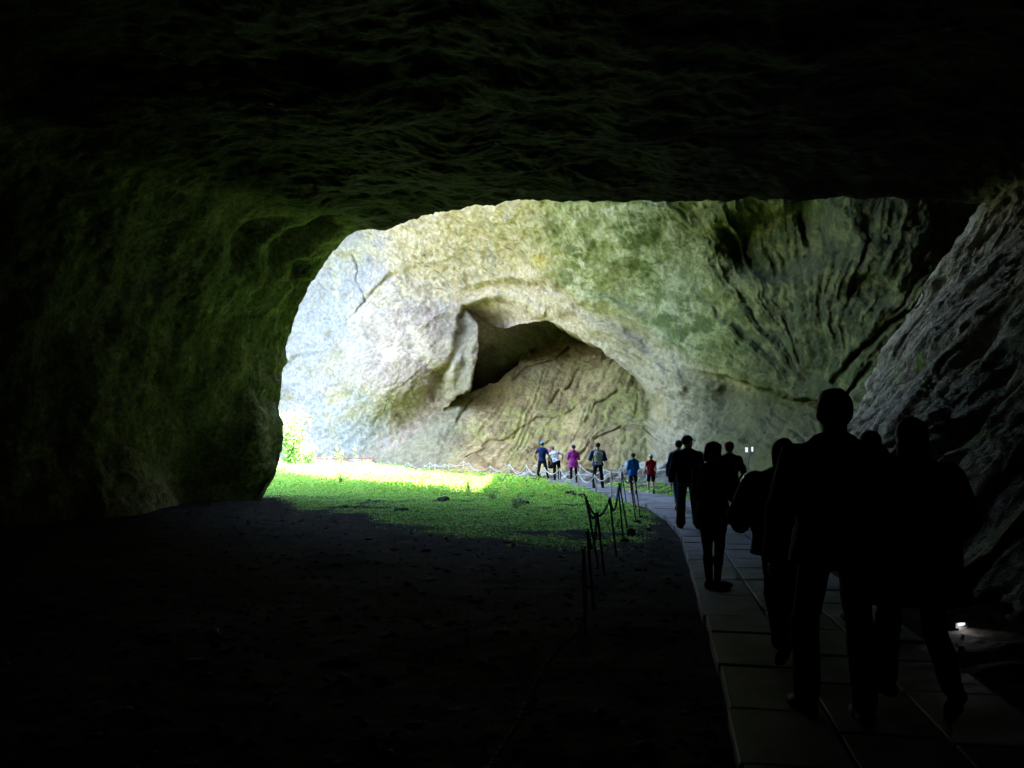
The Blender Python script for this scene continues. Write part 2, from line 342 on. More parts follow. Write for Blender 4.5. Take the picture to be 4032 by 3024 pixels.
keep = ~(sun_open(ctr) & (ctr[..., 2] > 6) & ((Y[:-1, :-1] < 860) | (X[:-1, :-1] < 900)) & (ctr[..., 1] < 56))
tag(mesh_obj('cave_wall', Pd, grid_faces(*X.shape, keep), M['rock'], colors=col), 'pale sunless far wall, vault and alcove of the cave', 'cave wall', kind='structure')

# ---------------------------------------------------------------- the near tunnel: left wall, ceiling and right slab
L_ = [(1058, 1985, 25.4), (1075, 1940, 25.6), (1100, 1890, 25.8), (1114, 1830, 26), (1121, 1770, 26.2), (1119, 1700, 26.3), (1110, 1640, 26.3), (1100, 1595, 26.4), (1100, 1550, 26.4), (1108, 1490, 26.4),
      (1124, 1420, 26.4), (1136, 1330, 26.3), (1160, 1250, 26.2), (1192, 1175, 26), (1222, 1115, 25.9), (1262, 1058, 25.7), (1305, 1000, 25.5), (1350, 958, 25.3), (1400, 920, 25.2), (1447, 892, 25)]
T_ = [(1447, 892, 25), (1480, 889, 24.8), (1520, 896, 24.5), (1600, 861, 24), (1665, 849, 23.5), (1720, 829, 23.2), (1800, 812, 22.9), (1850, 801, 22.6), (2050, 789, 22), (2300, 788, 21.5), (2600, 784, 21), (2800, 790, 20.5),
      (3000, 784, 20), (3200, 792, 19.5), (3400, 785, 19), (3600, 783, 18.6), (3800, 792, 18.2), (3880, 800, 18)]
S_ = [(3880, 800, 18), (3800, 920, 18.5), (3740, 985, 18.7), (3680, 1060, 19), (3625, 1125, 19.2), (3585, 1235, 19.5), (3555, 1285, 19.7), (3480, 1390, 20), (3450, 1480, 20.2), (3430, 1545, 20.4), (3385, 1620, 20.7),
      (3330, 1700, 21.3), (3240, 1770, 22.3), (3130, 1830, 24), (3020, 1890, 26), (2925, 1950, 27.6)]
def resample(pts, n):
    P_ = np.array([at(*p) for p in pts]); s = np.concatenate([[0], np.cumsum(np.linalg.norm(np.diff(P_, axis=0), axis=1))]); t = np.linspace(0, s[-1], n)
    return np.stack([np.interp(t, s, P_[:, k]) for k in range(3)], 1)
nL, nT, nS = 200, 300, 210
rim = np.concatenate([resample(L_, nL)[:-1], resample(T_, nT)[:-1], resample(S_, nS)])
u = np.concatenate([np.linspace(0, 2, nL)[:-1], np.linspace(2, 4, nT)[:-1], np.linspace(4, 6, nS)])
def prof(Yv, pts):           # L0..L6 given as (x, z)
    p = np.array(pts, float); k = np.arange(7.0)
    uu = u; i = np.clip(np.floor(uu).astype(int), 0, 5); f = uu - i
    g = lambda j: p[np.clip(j, 0, 6)]
    p0, p1, p2, p3 = g(i - 1), g(i), g(i + 1), g(i + 2); f = f[:, None]
    q = 0.5 * (2 * p1 + (p2 - p0) * f + (2 * p0 - 5 * p1 + 4 * p2 - p3) * f ** 2 + (3 * p1 - p0 - 3 * p2 + p3) * f ** 3)
    return np.stack([q[:, 0], np.full(len(u), Yv), q[:, 1]], 1)
stat = [prof(-16, [(-1, -.6), (-1, .6), (-.6, 1.4), (0, 1.6), (.6, 1.4), (1, .6), (1, -.6)]),
        prof(-14, [(-7, -.6), (-7, 2), (-5, 4), (0, 4.6), (5, 4.6), (4.4, 2.4), (3.6, -.6)]),
        prof(-6, [(-12, -.6), (-13, 3), (-9, 6.0), (0, 6.4), (9.6, 6.6), (7.4, 3.4), (4.2, -.6)]),
        prof(4, [(-13, -.6), (-13.4, 3), (-9.6, 6.6), (0, 6.8), (10.2, 6.9), (7.5, 3.6), (4.5, -.6)]),
        prof(10, [(-12.4, -.6), (-13, 3), (-9.4, 7.0), (0, 7.2), (10.6, 7.2), (7.9, 3.6), (4.9, -.6)]),
        prof(15, [(-11.2, -.6), (-11.8, 3.1), (-8.8, 7.4), (0, 7.6), (10.9, 7.4), (8.3, 3.7), (5.2, -.6)]),
        rim]
cen = np.array([1.5, 22.0, 2.0])
out = rim - cen; out[:, 1] = 0; out[:, 2] = np.maximum(out[:, 2], 0); out /= np.linalg.norm(out, axis=1)[:, None]
rim_low = rim.copy()
stat += [rim + out * 0.5 + [0, 0.7, 0], rim + out * 2.0 + [0, 1.5, 0], rim + out * 8 + [0, 3.0, 0], rim + out * np.where(out[:, 0:1] < -0.3, 60, 16) + [0, 3.4, 0]]
tt = [0, 0.8, 2, 4, 5.4, 6.6, 9, 9.25, 9.7, 10.4, 11]
tq = np.concatenate([np.linspace(0, 4, 40)[:-1], np.linspace(4, 9, 330)[:-1], np.linspace(9, 9.7, 16)[:-1], np.linspace(9.7, 11, 40)])
S = np.stack(stat)
G = np.empty((len(tq), len(u), 3))
for k, t in enumerate(tq):
    i = min(max(np.searchsorted(tt, t, side='right') - 1, 0), len(tt) - 2); f = (t - tt[i]) / (tt[i + 1] - tt[i])
    if i < 6:
        f2 = f
        m0 = (S[i + 1] - S[max(i - 1, 0)]) / (tt[i + 1] - tt[max(i - 1, 0)]) * (tt[i + 1] - tt[i])
        i2 = min(i + 2, 6)
        m1 = (S[i2] - S[i]) / (tt[i2] - tt[i]) * (tt[i + 1] - tt[i])
        G[k] = (2 * f ** 3 - 3 * f ** 2 + 1) * S[i] + (f ** 3 - 2 * f ** 2 + f) * m0 + (-2 * f ** 3 + 3 * f ** 2) * S[i + 1] + (f ** 3 - f ** 2) * m1
    else: G[k] = S[i] * (1 - f) + S[i + 1] * f
nrm = grid_normals(smooth_grid(G, 3))
inward = np.array([0, 0, 3.0]) - G; inward[..., 1] = 0
sgn = np.sign((nrm * inward).sum(-1)); sgn[sgn == 0] = 1
tv = tq[:, None]
nrm = np.where((tv < 9.1)[..., None], nrm * sgn[..., None], nrm * np.where(nrm[..., 1:2] < 0, -1, 1))
uu = np.broadcast_to(u, G.shape[:2])
ceilm = sstep(1.7, 2.2, uu) * sstep(4.1, 3.9, uu); slabm = sstep(3.9, 4.1, uu); leftm = sstep(2.2, 1.7, uu)
rimf = np.exp(-((tv - 9) / 0.35) ** 2) * np.ones_like(uu)
us = np.array([0.62, 0.0, 0.78])
a_ = G @ us; b_ = G @ np.array([-0.78, 0, 0.62]); y_ = G[..., 1]
slab_n = ridge(V3(a_ / 3.4 + y_ * 0.12, y_ / 0.75 + a_ * 0.25, b_ / 2), 5, 0.58)
slab_big = fbm(V3(a_ / 6.0, y_ / 2.2 + a_ * 0.1, 3.0), 3, 0.5)
ceil_n = ridge(V3(G[..., 0] / 4.5, y_ / 0.9, G[..., 2] * .5), 4, 0.5)
def terrace(t, n):
    q = t * n; fl = np.floor(q); return (fl + sstep(.72, 1.0, q - fl)) / n * 3
terr = terrace(fbm(V3(G[..., 0] / 8, y_ / 3.2, G[..., 2] * .4), 5, .5), 4)
sterr = terrace(fbm(V3(a_ / 7 + y_ * .1, y_ / 2.4 + a_ * .14, b_), 5, .5), 4)
wall_n = fbm(G / 2.6, 4, 0.45)
wall_r = ridge(V3(G[..., 0] / 1.6, y_ / 1.6, G[..., 2] / 3.2), 5, 0.6)
dn = slabm * (0.09 * slab_n + 0.18 * slab_big + 0.14 * sterr) + ceilm * (0.02 * ceil_n + 0.04 * terr + .05 * fbm(G * 1.6, 4, .6) + 0.35 * fbm(G / 3.2, 3)) + leftm * (0.30 * wall_n * (1 - 0.8 * rimf) + 0.05 * wall_r)
dn += 0.03 * fbm(G * 5, 3)
dn *= (1 - 0.62 * rimf)
dn += rimf * 0.07 * fbm(G * 1.8, 4, .6)
# scallops under the left shoulder of the ceiling, and the hollow beside the jamb boulder
for (px, py, Yv, r, dep) in ((1010, 990, 22.5, 0.55, 1.0), (1110, 1040, 23.5, 0.45, .8), (1090, 950, 22.5, 0.45, .8), (1190, 1000, 24, 0.5, .9), (1290, 930, 24, .45, .8), (1160, 930, 23, .35, .6), (990, 1080, 22.5, .4, .6), (1200, 1080, 25, .3, .5), (1105, 1120, 24, .3, .45),
                            (320, 1215, 17.5, .45, .8), (900, 1870, 24, 1.6, 1.1), (780, 1980, 23, 1.8, .7), (700, 1390, 20.5, .5, .5), (640, 1480, 20, .6, .5), (1210, 1145, 25.5, .2, .35)):
    c = at(px, py, Yv); r2 = ((G - c) ** 2).sum(-1); dn -= dep * np.exp(-r2 / r ** 2)
c = at(1030, 1800, 25.6); dn += leftm * 0.7 * np.exp(-((G - c) ** 2 / np.array([1.3, 1.3, 1.6]) ** 2).sum(-1)) * (1 - rimf)
for pts, dep, w_ in (([(3560, 1600, 15), (3800, 1290, 15), (3900, 1100, 15)], .75, .35), ([(3380, 1640, 18), (3600, 1480, 17), (3760, 1300, 16)], .3, .2), ([(3750, 1650, 12.5), (4000, 1420, 12.5)], .5, .3), ([(3800, 1950, 10), (4032, 1800, 9.5)], .4, .2), ([(3600, 1760, 14), (3700, 1650, 14)], .5, .25)):
    q = np.array([at(*p) for p in pts])
    for a0, a1 in zip(q[:-1], q[1:]):
        ab = a1 - a0; t_ = np.clip(((G - a0) @ ab) / (ab @ ab), 0, 1); dd = np.linalg.norm(G - a0 - t_[..., None] * ab, axis=-1)
        dn -= slabm * dep * np.exp(-(dd / w_) ** 2) * 0.9
Gd = G + nrm * dn[..., None]
m1 = fbm(G / 1.4, 5, 0.6); m2 = fbm(G / 0.4, 4, 0.65); m3 = fbm(G / 4.0, 3)
cN = np.broadcast_to(np.array([0.26, 0.25, 0.12]), G.shape).copy()
cN = mixc(cN, (0.15, 0.17, 0.055), sstep(-0.1, 0.5, m3 + 0.4 * m1))
cN = mixc(cN, (0.34, 0.32, 0.19), sstep(0.2, 0.6, m2 + 0.4 * m1) * 0.7)
cS = mixc(np.broadcast_to(np.array([0.36, 0.315, 0.235]), G.shape).copy(), (0.18, 0.16, 0.12), sstep(-0.1, 0.5, m1 + 0.3 * m2))
cS = mixc(cS, (0.18, 0.18, 0.09), sstep(0.0, 0.5, m3 + 0.3 * m1) * 0.6)
cS = mixc(cS, (0.40, 0.345, 0.27), sstep(0.2, 0.6, m2) * 0.6)
for (px, py, Yv, r) in ((3610, 1440, 17, .35), (3565, 1510, 17, .18), (3460, 1715, 16, .12), (3850, 1700, 12, .3), (3620, 1650, 15, .2)):
    c = at(px, py, Yv); cS = mixc(cS, (0.20, 0.30, 0.05), np.exp(-((G - c) ** 2 / np.array([1, 2.5, 1]) ** 2).sum(-1) / r ** 2) * sstep(-0.2, 0.3, m2))
cN = cN * (1 - slabm[..., None]) + cS * slabm[..., None]
cN = cN * (1 - 0.97 * ceilm * sstep(0.0, 0.25, uu - 1.75))[..., None] * (1 + 0.45 * leftm)[..., None] * (0.95 - 0.75 * leftm * sstep(23, 15, G[..., 1]) - .55 * slabm * 0)[..., None]  # cave gloom painted in: ceiling and camera end of left wall darkened
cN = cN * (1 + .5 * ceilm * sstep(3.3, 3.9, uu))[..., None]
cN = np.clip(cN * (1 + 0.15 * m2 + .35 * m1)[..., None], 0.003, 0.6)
ctr = (Gd[:-1, :-1] + Gd[1:, 1:]) / 2
blk = sun_open(ctr) & (tq[:-1, None] > 9.3)
i0, i1 = nL - 1, nL + nT - 2
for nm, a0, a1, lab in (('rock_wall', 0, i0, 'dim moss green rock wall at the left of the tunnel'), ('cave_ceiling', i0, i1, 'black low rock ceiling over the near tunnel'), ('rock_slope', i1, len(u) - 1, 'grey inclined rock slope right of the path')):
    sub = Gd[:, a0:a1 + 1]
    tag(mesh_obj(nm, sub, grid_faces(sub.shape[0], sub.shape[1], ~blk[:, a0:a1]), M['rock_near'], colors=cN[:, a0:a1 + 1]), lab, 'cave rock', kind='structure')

# ---------------------------------------------------------------- unseen hill over the cave, opening cut to shape the sunlit strip
hx = np.arange(-70, 71, 1.0); hy = np.arange(-45, 121, 1.0)
HX, HY = np.meshgrid(hx, hy)
hz = 18.6 + 1.2 * fbm(V3(HX / 9, HY / 9, 0), 4) + 0.0 * HX
Bt = V3(HX, HY, hz); Tp = V3(HX, HY, hz + 1.8 + 0.1 * np.maximum(HX + 10, 0))
cb = (Bt[:-1, :-1] + Bt[1:, 1:]) / 2; kb = ~(sun_open(cb) | sun_open(cb + [0, 0, 2]) | ((cb[..., 0] < -15) & (cb[..., 1] > 45) & (cb[..., 1] < 55)))
fb = grid_faces(*HX.shape, kb); nV = HX.size
used = {}
E = {}
allf = [fb, fb[:, ::-1] + nV]
ed = np.concatenate([fb[:, [0, 1]], fb[:, [1, 2]], fb[:, [2, 3]], fb[:, [3, 0]]])
key = np.sort(ed, 1); _, inv, cnt = np.unique(key[:, 0] * 10 ** 6 + key[:, 1], return_inverse=True, return_counts=True)
be = ed[cnt[inv] == 1]
allf.append(np.stack([be[:, 1], be[:, 0], be[:, 0] + nV, be[:, 1] + nV], 1))
hv = np.concatenate([Bt.reshape(-1, 3), Tp.reshape(-1, 3)])
tag(mesh_obj('hill', hv, np.concatenate(allf), M['rock'], colors=np.full((2 * nV, 3), 0.22)), 'unseen rock roof of the hill, its opening shaped for the sunlit strip', 'hill', kind='structure')
# unseen sides added to the hill keep daylight out behind the chamber
def skirt(name, pts, z0=-3, z1=26):
    v = []; f = []
    for x, y in pts: v += [(x, y, z0), (x, y, z1)]
    for k in range(len(pts) - 1): f.append((2 * k, 2 * k + 2, 2 * k + 3, 2 * k + 1))
    return mesh_obj(name, v, f, M['rock'], smooth=False, colors=np.full((len(v), 3), 0.22))
tag(skirt('hillside', [(-24, 28.0), (-26, -30), (45, -40), (60, 30), (50, 100), (-10, 100)]), 'unseen outer flank of the hill, closing out daylight', 'hill', kind='structure')
# ---------------------------------------------------------------- ground
def path_left(Yv):  return np.interp(Yv, [-20, 2, 4.15, 6.17, 10, 13.6, 15.2, 18.5, 22.2, 26.6, 29.9, 33, 37.6, 42], [0.4, 0.85, 1.154, 1.54, 2.196, 2.8, 3.09, 3.45, 3.64, 3.17, 2.41, 1.95, 1.37, -1.5])
def post_line(Yv):  return np.interp(Yv, [0, 5, 8, 10, 11.7, 12.9, 15, 16.7, 18.4, 20, 22, 24.5, 26.5, 27.5, 30, 32, 34.5, 38, 42], [-1.6, -1.1, .3, .95, 1.3, 1.63, 2.0, 2.33, 2.76, 3.1, 3.3, 3.4, 3.18, 2.8, 2.43, 1.8, 1.2, .2, -1.5])
gx = np.concatenate([np.arange(-120, -30, 4.0), np.arange(-30, -12, 0.5), np.arange(-12, 12, 0.12), np.arange(12, 40, 1.5)])
gy = np.concatenate([np.arange(-45, 3, 1.5), np.arange(3, 14, 0.07), np.arange(14, 32, 0.12), np.arange(32, 60, 0.3), np.arange(60, 130, 4)])
GX, GY = np.meshgrid(gx, gy)
def ground_z(x, y):
    z = 0.05 * fbm(V3(x / 1.6, y / 1.6, 0), 4) + 0.018 * fbm(V3(x / 0.3, y / 0.3, 4), 3) - 0.02
    z = z + 0.35 * sstep(-6, -30, x) * sstep(30, 45, y)
    pl = path_left(y); on = sstep(pl - 0.35, pl + 0.05, x) * sstep(pl + 2.3, pl + 1.6, x) * (y < 44)
    z = z * (1 - on) - 0.03 * on
    rough = sstep(pl + 1.7, pl + 2.6, x)
    z = z + rough * (0.06 + 0.12 * fbm(V3(x / 0.7, y / 0.7, 9), 4)) + 0.34 * sstep(pl + 2.0, pl + 4.5, x) * sstep(27, 34, y)
    return z
GZ = ground_z(GX, GY)
def grass_mask(x, y):
    pl = post_line(y)
    m = sstep(pl + 0.6, pl - 0.1, x + 0.3 * fbm(V3(x / .8, y / .8, 2), 3)) * sstep(11.5, 15.5, y + 1.2 * fbm(V3(x / 2, y / 2, 1), 3))
    # soil apron in front of the left jamb
    edge = np.interp(x, [-12, -7.4, -5.5, -3.6, -2, -0.3, 1, 3], [27, 26.2, 22, 19.6, 16.5, 14.5, 13, 12])
    m = m * sstep(-0.5, 1.1, y - edge + 1.5 * fbm(V3(x / 1.5, y / 1.1, 6), 5, .6))
    bare = fbm(V3(x / 2.6, y / 1.1, 11), 4) + 0.12 * sstep(22, 14, y)
    m = m * sstep(0.55, 0.40, bare) * (1 - .8 * sstep(.35, .6, fbm(V3(x / .9, y / .5, 21), 4)) * sstep(26, 20, y))
    far = sstep(38, 41, y) * sstep(-1.5, 0, x); m = m * (1 - far)
    return m
gm = grass_mask(GX, GY)
g1 = fbm(V3(GX / .9, GY / .9, 3), 4); g2 = fbm(V3(GX / .22, GY / .22, 3), 3)
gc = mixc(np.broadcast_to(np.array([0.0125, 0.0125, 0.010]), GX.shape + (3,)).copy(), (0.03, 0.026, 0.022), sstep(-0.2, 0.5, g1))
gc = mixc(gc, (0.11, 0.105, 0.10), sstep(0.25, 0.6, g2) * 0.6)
gc = mixc(gc, (0.16, 0.145, 0.12), sstep(path_left(GY) + 1.7, path_left(GY) + 2.4, GX) * sstep(21, 27, GY) * sstep(-.3, .3, g1 + .3))
gc = mixc(gc, (0.08, 0.15, 0.03), sstep(path_left(GY) + 1.8, path_left(GY) + 2.0, GX) * sstep(path_left(GY) + 3.4, path_left(GY) + 2.8, GX) * sstep(24, 26, GY) * sstep(34, 31, GY) * sstep(-.1, .2, g1))
gc = mixc(gc, (0.10, 0.20, 0.035), gm * 0.85)
out_ = sstep(-12, -16, GX) * sstep(10, 20, GY); gc = mixc(gc, (0.18, 0.175, 0.15), out_ * sstep(-0.4, 0.3, g1))  # pale unseen ground outside, added for whiter bounce light
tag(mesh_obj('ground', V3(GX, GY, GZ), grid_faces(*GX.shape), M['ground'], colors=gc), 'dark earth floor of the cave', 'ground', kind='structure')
# ---------------------------------------------------------------- paving
M['paving'] = material('path_stone', (0.20, 0.195, 0.215), 0.65, noise=(1.7, (0.10, 0.098, 0.10)), bump=((30, 0.35, 0.01), (4, 0.3, 0.03)), spec=0.4)
rnd = random.Random(5)
def centre_tangent(Yv):
    e = 0.3; dx = (path_left(Yv + e) - path_left(Yv - e)) / (2 * e); t = np.array([dx, 1.0]); return t / np.linalg.norm(t)
# arc-length walk along the left kerb
pts = []; yv = 0.6
while yv < 41.5:
    t = centre_tangent(yv); pts.append((float(path_left(yv)), yv)); yv += 0.1 * t[1]
pts = np.array(pts); sl = np.concatenate([[0], np.cumsum(np.linalg.norm(np.diff(pts, axis=0), axis=1))])
tg = np.gradient(pts, axis=0); tg = smooth_grid(tg[:, None, :], 10)[:, 0]; tg /= np.linalg.norm(tg, axis=1)[:, None]
nr = np.stack([tg[:, 1], -tg[:, 0]], 1)                       # towards the right of the path
def path_pt(s, off):
    return np.array([np.interp(s, sl, pts[:, 0]) + off * np.interp(s, sl, nr[:, 0]), np.interp(s, sl, pts[:, 1]) + off * np.interp(s, sl, nr[:, 1])])
bm = bmesh.new()
for (o0, o1) in ((0.0, 0.56), (0.58, 1.13), (1.15, 1.72)):
    s = rnd.random() * 0.5
    while s < sl[-1] - 1:
        ln = rnd.uniform(0.55, 1.1); g = 0.02
        zc = 0.08 + rnd.uniform(-0.008, 0.008); e0 = rnd.uniform(-0.02, 0.012) if o0 == 0 else 0; tl = rnd.uniform(-0.006, 0.006)
        n = 3; top = []
        for j in range(n + 1):
            ss = s + g + (ln - 2 * g) * j / n
            a = path_pt(ss, o0 + e0); b = path_pt(ss, o1)
            top.append((a, b, zc + tl * (j / n - 0.5)))
        vt = [(bm.verts.new((a[0], a[1], z + rnd.uniform(-.003, .003))), bm.verts.new((b[0], b[1], z + rnd.uniform(-.003, .003))), bm.verts.new((a[0], a[1], -0.1)), bm.verts.new((b[0], b[1], -0.1))) for a, b, z in top]
        for j in range(n):
            p, q = vt[j], vt[j + 1]
            bm.faces.new((p[0], p[1], q[1], q[0])); bm.faces.new((p[2], p[0], q[0], q[2])); bm.faces.new((p[1], p[3], q[3], q[1]))
        bm.faces.new((vt[0][0], vt[0][2], vt[0][3], vt[0][1])); bm.faces.new((vt[-1][1], vt[-1][3], vt[-1][2], vt[-1][0]))
        s += ln
bmesh.ops.recalc_face_normals(bm, faces=bm.faces)
edges = [e for e in bm.edges if len(e.link_faces) == 2 and e.calc_face_angle(0) > 1.0 and min(v.co.z for v in e.verts) > 0]
bmesh.ops.bevel(bm, geom=edges, offset=0.008, segments=1, affect='EDGES')
me = bpy.data.meshes.new('path'); bm.to_mesh(me); bm.free(); me.materials.append(M['paving'])
o = bpy.data.objects.new('path', me); COL.objects.link(o); tag(o, 'grey stone slab path curving through the cave', 'path', kind='structure')

# ---------------------------------------------------------------- low ground plants
M['leaf'] = material('leaves', attr=True, rough=0.6, spec=0.25, trans=0.3)
rs = np.random.RandomState(3)
def leaf_quads(P0, size, tilt, colors, aspect=0.8):
    """one bent diamond leaf per point"""
    n = len(P0); a = rs.uniform(0, 2 * np.pi, n); t = rs.normal(0, tilt, n); b = rs.normal(0, tilt, n)
    d = V3(np.cos(a) * np.cos(t), np.sin(a) * np.cos(t), np.sin(t)); w = V3(-np.sin(a) * np.cos(b), np.cos(a) * np.cos(b), np.sin(b))
    L = size[:, None]; W_ = L * aspect * 0.5
    v = np.stack([P0 - d * L * .5, P0 + w * W_, P0 + d * L * .5, P0 - w * W_], 1)
    v[:, 1, 2] += size * .12; v[:, 3, 2] += size * .12
    f = np.arange(n * 4).reshape(n, 4)
    return v.reshape(-1, 3), f, np.repeat(colors, 4, axis=0)
def green_cols(n, base=(0.32, 0.76, 0.075), var=0.3):
    c = np.array(base) * (1 + var * rs.normal(size=(n, 1))); c[:, 0] *= 1 + 0.25 * rs.normal(size=n); return np.clip(c, 0.01, 0.6)
n = 420000
yy = 11 + (62 - 11) * rs.random(n) ** 1.25; xx = rs.uniform(-1, 1, n) * 11 - 5
xx = np.where(yy > 40, xx * 1.4 - 2, xx)
inview = (xx > -0.31 * yy - 1.5) & (xx < path_left(yy) - 0.2)
k = inview & (rs.random(n) < grass_mask(xx, yy)); xx, yy = xx[k], yy[k]
tall = sstep(27.5, 31, yy + 0.35 * (xx + 5) + 1.0 * fbm(V3(xx / 1.3, yy / 1.3, 8), 3))
clump = fbm(V3(xx / .35, yy / .35, 5), 3)
zz = ground_z(xx, yy) + rs.random(len(xx)) * (0.03 + 0.11 * np.clip(clump, 0, 1) + tall * (0.22 + 0.15 * np.clip(fbm(V3(xx / 1.1, yy / 1.1, 15), 3), -1, 1)))
size = rs.uniform(0.03, 0.06, len(xx)) * (1 + 0.9 * tall)
n3_ = 9000; y3 = rs.uniform(24, 34, n3_); x3 = path_left(y3) + rs.uniform(1.8, 3.4, n3_); k3 = (fbm(V3(x3 / .9, y3 / .5, 40), 3) > .0); x3, y3 = x3[k3], y3[k3]
xx = np.concatenate([xx, x3]); yy = np.concatenate([yy, y3]); zz = np.concatenate([zz, ground_z(x3, y3) + rs.random(len(x3)) * .05]); size = np.concatenate([size, rs.uniform(.04, .07, len(x3))]); clump = np.concatenate([clump, np.ones(len(x3))])
kk = (clump > -0.35) | (rs.random(len(xx)) < 0.35); xx, yy, zz, size = xx[kk], yy[kk], zz[kk], size[kk]
v, f, c = leaf_quads(V3(xx, yy, zz), size, 0.45, green_cols(len(xx)))
print('leaves', len(f))
tag(mesh_obj('ground_cover', v, f, M['leaf'], smooth=False, colors=c), 'bright green low plants carpeting the cave floor', 'ground cover', kind='stuff')
# ---------------------------------------------------------------- figures: one skin surface per body part set, grown from a distance field
def rcone(a, b, ra, rb):
    a = np.array(a, float); b = np.array(b, float); ba = b - a; L2 = max(ba @ ba, 1e-9); R = max(ra, rb)
    def fn(p):
        q = p - a; t = np.clip(q @ ba / L2, 0, 1); return np.sqrt(((q - t[..., None] * ba) ** 2).sum(-1)) - (ra + (rb - ra) * t)
    return fn, np.minimum(a, b) - R, np.maximum(a, b) + R
def ellip(c, r, R=None):
    c = np.array(c, float); r = np.array(r, float); m = r.max()
    def fn(p):
        q = p - c
        if R is not None: q = q @ R
        k0 = np.sqrt(((q / r) ** 2).sum(-1)); k1 = np.sqrt(((q / r ** 2) ** 2).sum(-1)) + 1e-9; return k0 * (k0 - 1) / k1
    return fn, c - m, c + m
def sdf_mesh(ops, vox, cut=None, wob=0.0, seed=0.0):
    """ops: (prim, k) list joined by smooth union; cut: function p -> field intersected with it"""
    lo = np.min([o[0][1] for o in ops], 0) - 4 * vox - wob; hi = np.max([o[0][2] for o in ops], 0) + 4 * vox + wob
    n = np.ceil((hi - lo) / vox).astype(int) + 1
    ax = [lo[i] + vox * np.arange(n[i]) for i in range(3)]
    f = np.full(n, 0.5, np.float32)
    for (fn, a, b), k in ops:
        m = 0.05
        sl = tuple(slice(max(0, int((a[i] - m - lo[i]) / vox)), min(n[i], int((b[i] + m - lo[i]) / vox) + 2)) for i in range(3))
        g = np.stack(np.meshgrid(ax[0][sl[0]], ax[1][sl[1]], ax[2][sl[2]], indexing='ij'), -1)
        d = fn(g); F0 = f[sl]
        if k > 0:
            h = np.clip(0.5 + 0.5 * (F0 - d) / k, 0, 1); f[sl] = F0 * (1 - h) + d * h - k * h * (1 - h)
        else: f[sl] = np.minimum(F0, d)
    near = np.argwhere(np.abs(f) < 3 * vox + wob)
    if (wob or cut is not None) and len(near):
        p = lo + near * vox; val = f[tuple(near.T)]
        if wob: val = val + wob * (0.7 * ridge(V3(p[:, 0] * 7 + seed, p[:, 1] * 7, p[:, 2] * 3.2), 2, .5) - 0.3)
        f[tuple(near.T)] = val
    if cut is not None:
        ins = np.argwhere(f < 3 * vox); p = lo + ins * vox; f[tuple(ins.T)] = np.maximum(f[tuple(ins.T)], cut(p))
    s = f < 0
    c8 = np.stack([s[i:n[0] - 1 + i, j:n[1] - 1 + j, k:n[2] - 1 + k] for i in (0, 1) for j in (0, 1) for k in (0, 1)], 0).sum(0)
    act = np.argwhere((c8 > 0) & (c8 < 8)); idx = -np.ones(n - 1, np.int64); idx[tuple(act.T)] = np.arange(len(act))
    acc = np.zeros((len(act), 3)); cnt = np.zeros(len(act)); offs = [(i, j, k) for i in (0, 1) for j in (0, 1) for k in (0, 1)]
    for a_ in offs:
        for x in range(3):
            if a_[x]: continue
            b_ = list(a_); b_[x] = 1
            fa = f[tuple((act + a_).T)].astype(float); fb = f[tuple((act + b_).T)].astype(float); m = (fa < 0) != (fb < 0)
            t = np.where(m, fa / np.where(m, fa - fb, 1), 0); q = np.tile(np.array(a_, float), (len(act), 1)); q[:, x] += t
            acc[m] += q[m]; cnt += m
    v = lo + (act + acc / np.maximum(cnt, 1)[:, None]) * vox
    faces = []
    for x in range(3):
        y, z = (x + 1) % 3, (x + 2) % 3
        sl0 = [slice(None)] * 3; sl1 = [slice(None)] * 3; sl0[x] = slice(0, -1); sl1[x] = slice(1, None)
        e = np.argwhere(s[tuple(sl0)] != s[tuple(sl1)])
        e = e[(e[:, y] > 0) & (e[:, z] > 0) & (e[:, y] < n[y] - 1) & (e[:, z] < n[z] - 1)]
        def at_(dy, dz):
            q = e.copy(); q[:, y] -= dy; q[:, z] -= dz; return idx[tuple(q.T)]
        q = np.stack([at_(0, 0), at_(1, 0), at_(1, 1), at_(0, 1)], 1)
        flip = ~s[tuple(e.T)]; q[flip] = q[flip][:, ::-1]; faces.append(q)
    fc = np.concatenate(faces); fc = fc[(fc >= 0).all(1)]
    return v, fc
_fab = {}
def fabric(name, c, rough=0.85, var=0.75):
    if (name, c) not in _fab: _fab[(name, c)] = material(name, c, rough, noise=(14, tuple(x * var for x in c)), bump=((40, 0.35, 0.006), (9, 0.3, 0.02)), spec=0.1)
    return _fab[(name, c)]
M['skin'] = material('skin', attr=True, rough=0.55, noise=(60, (0.93, 0.9, 0.88)), spec=0.35)
def unit(v): v = np.array(v, float); return v / np.linalg.norm(v)
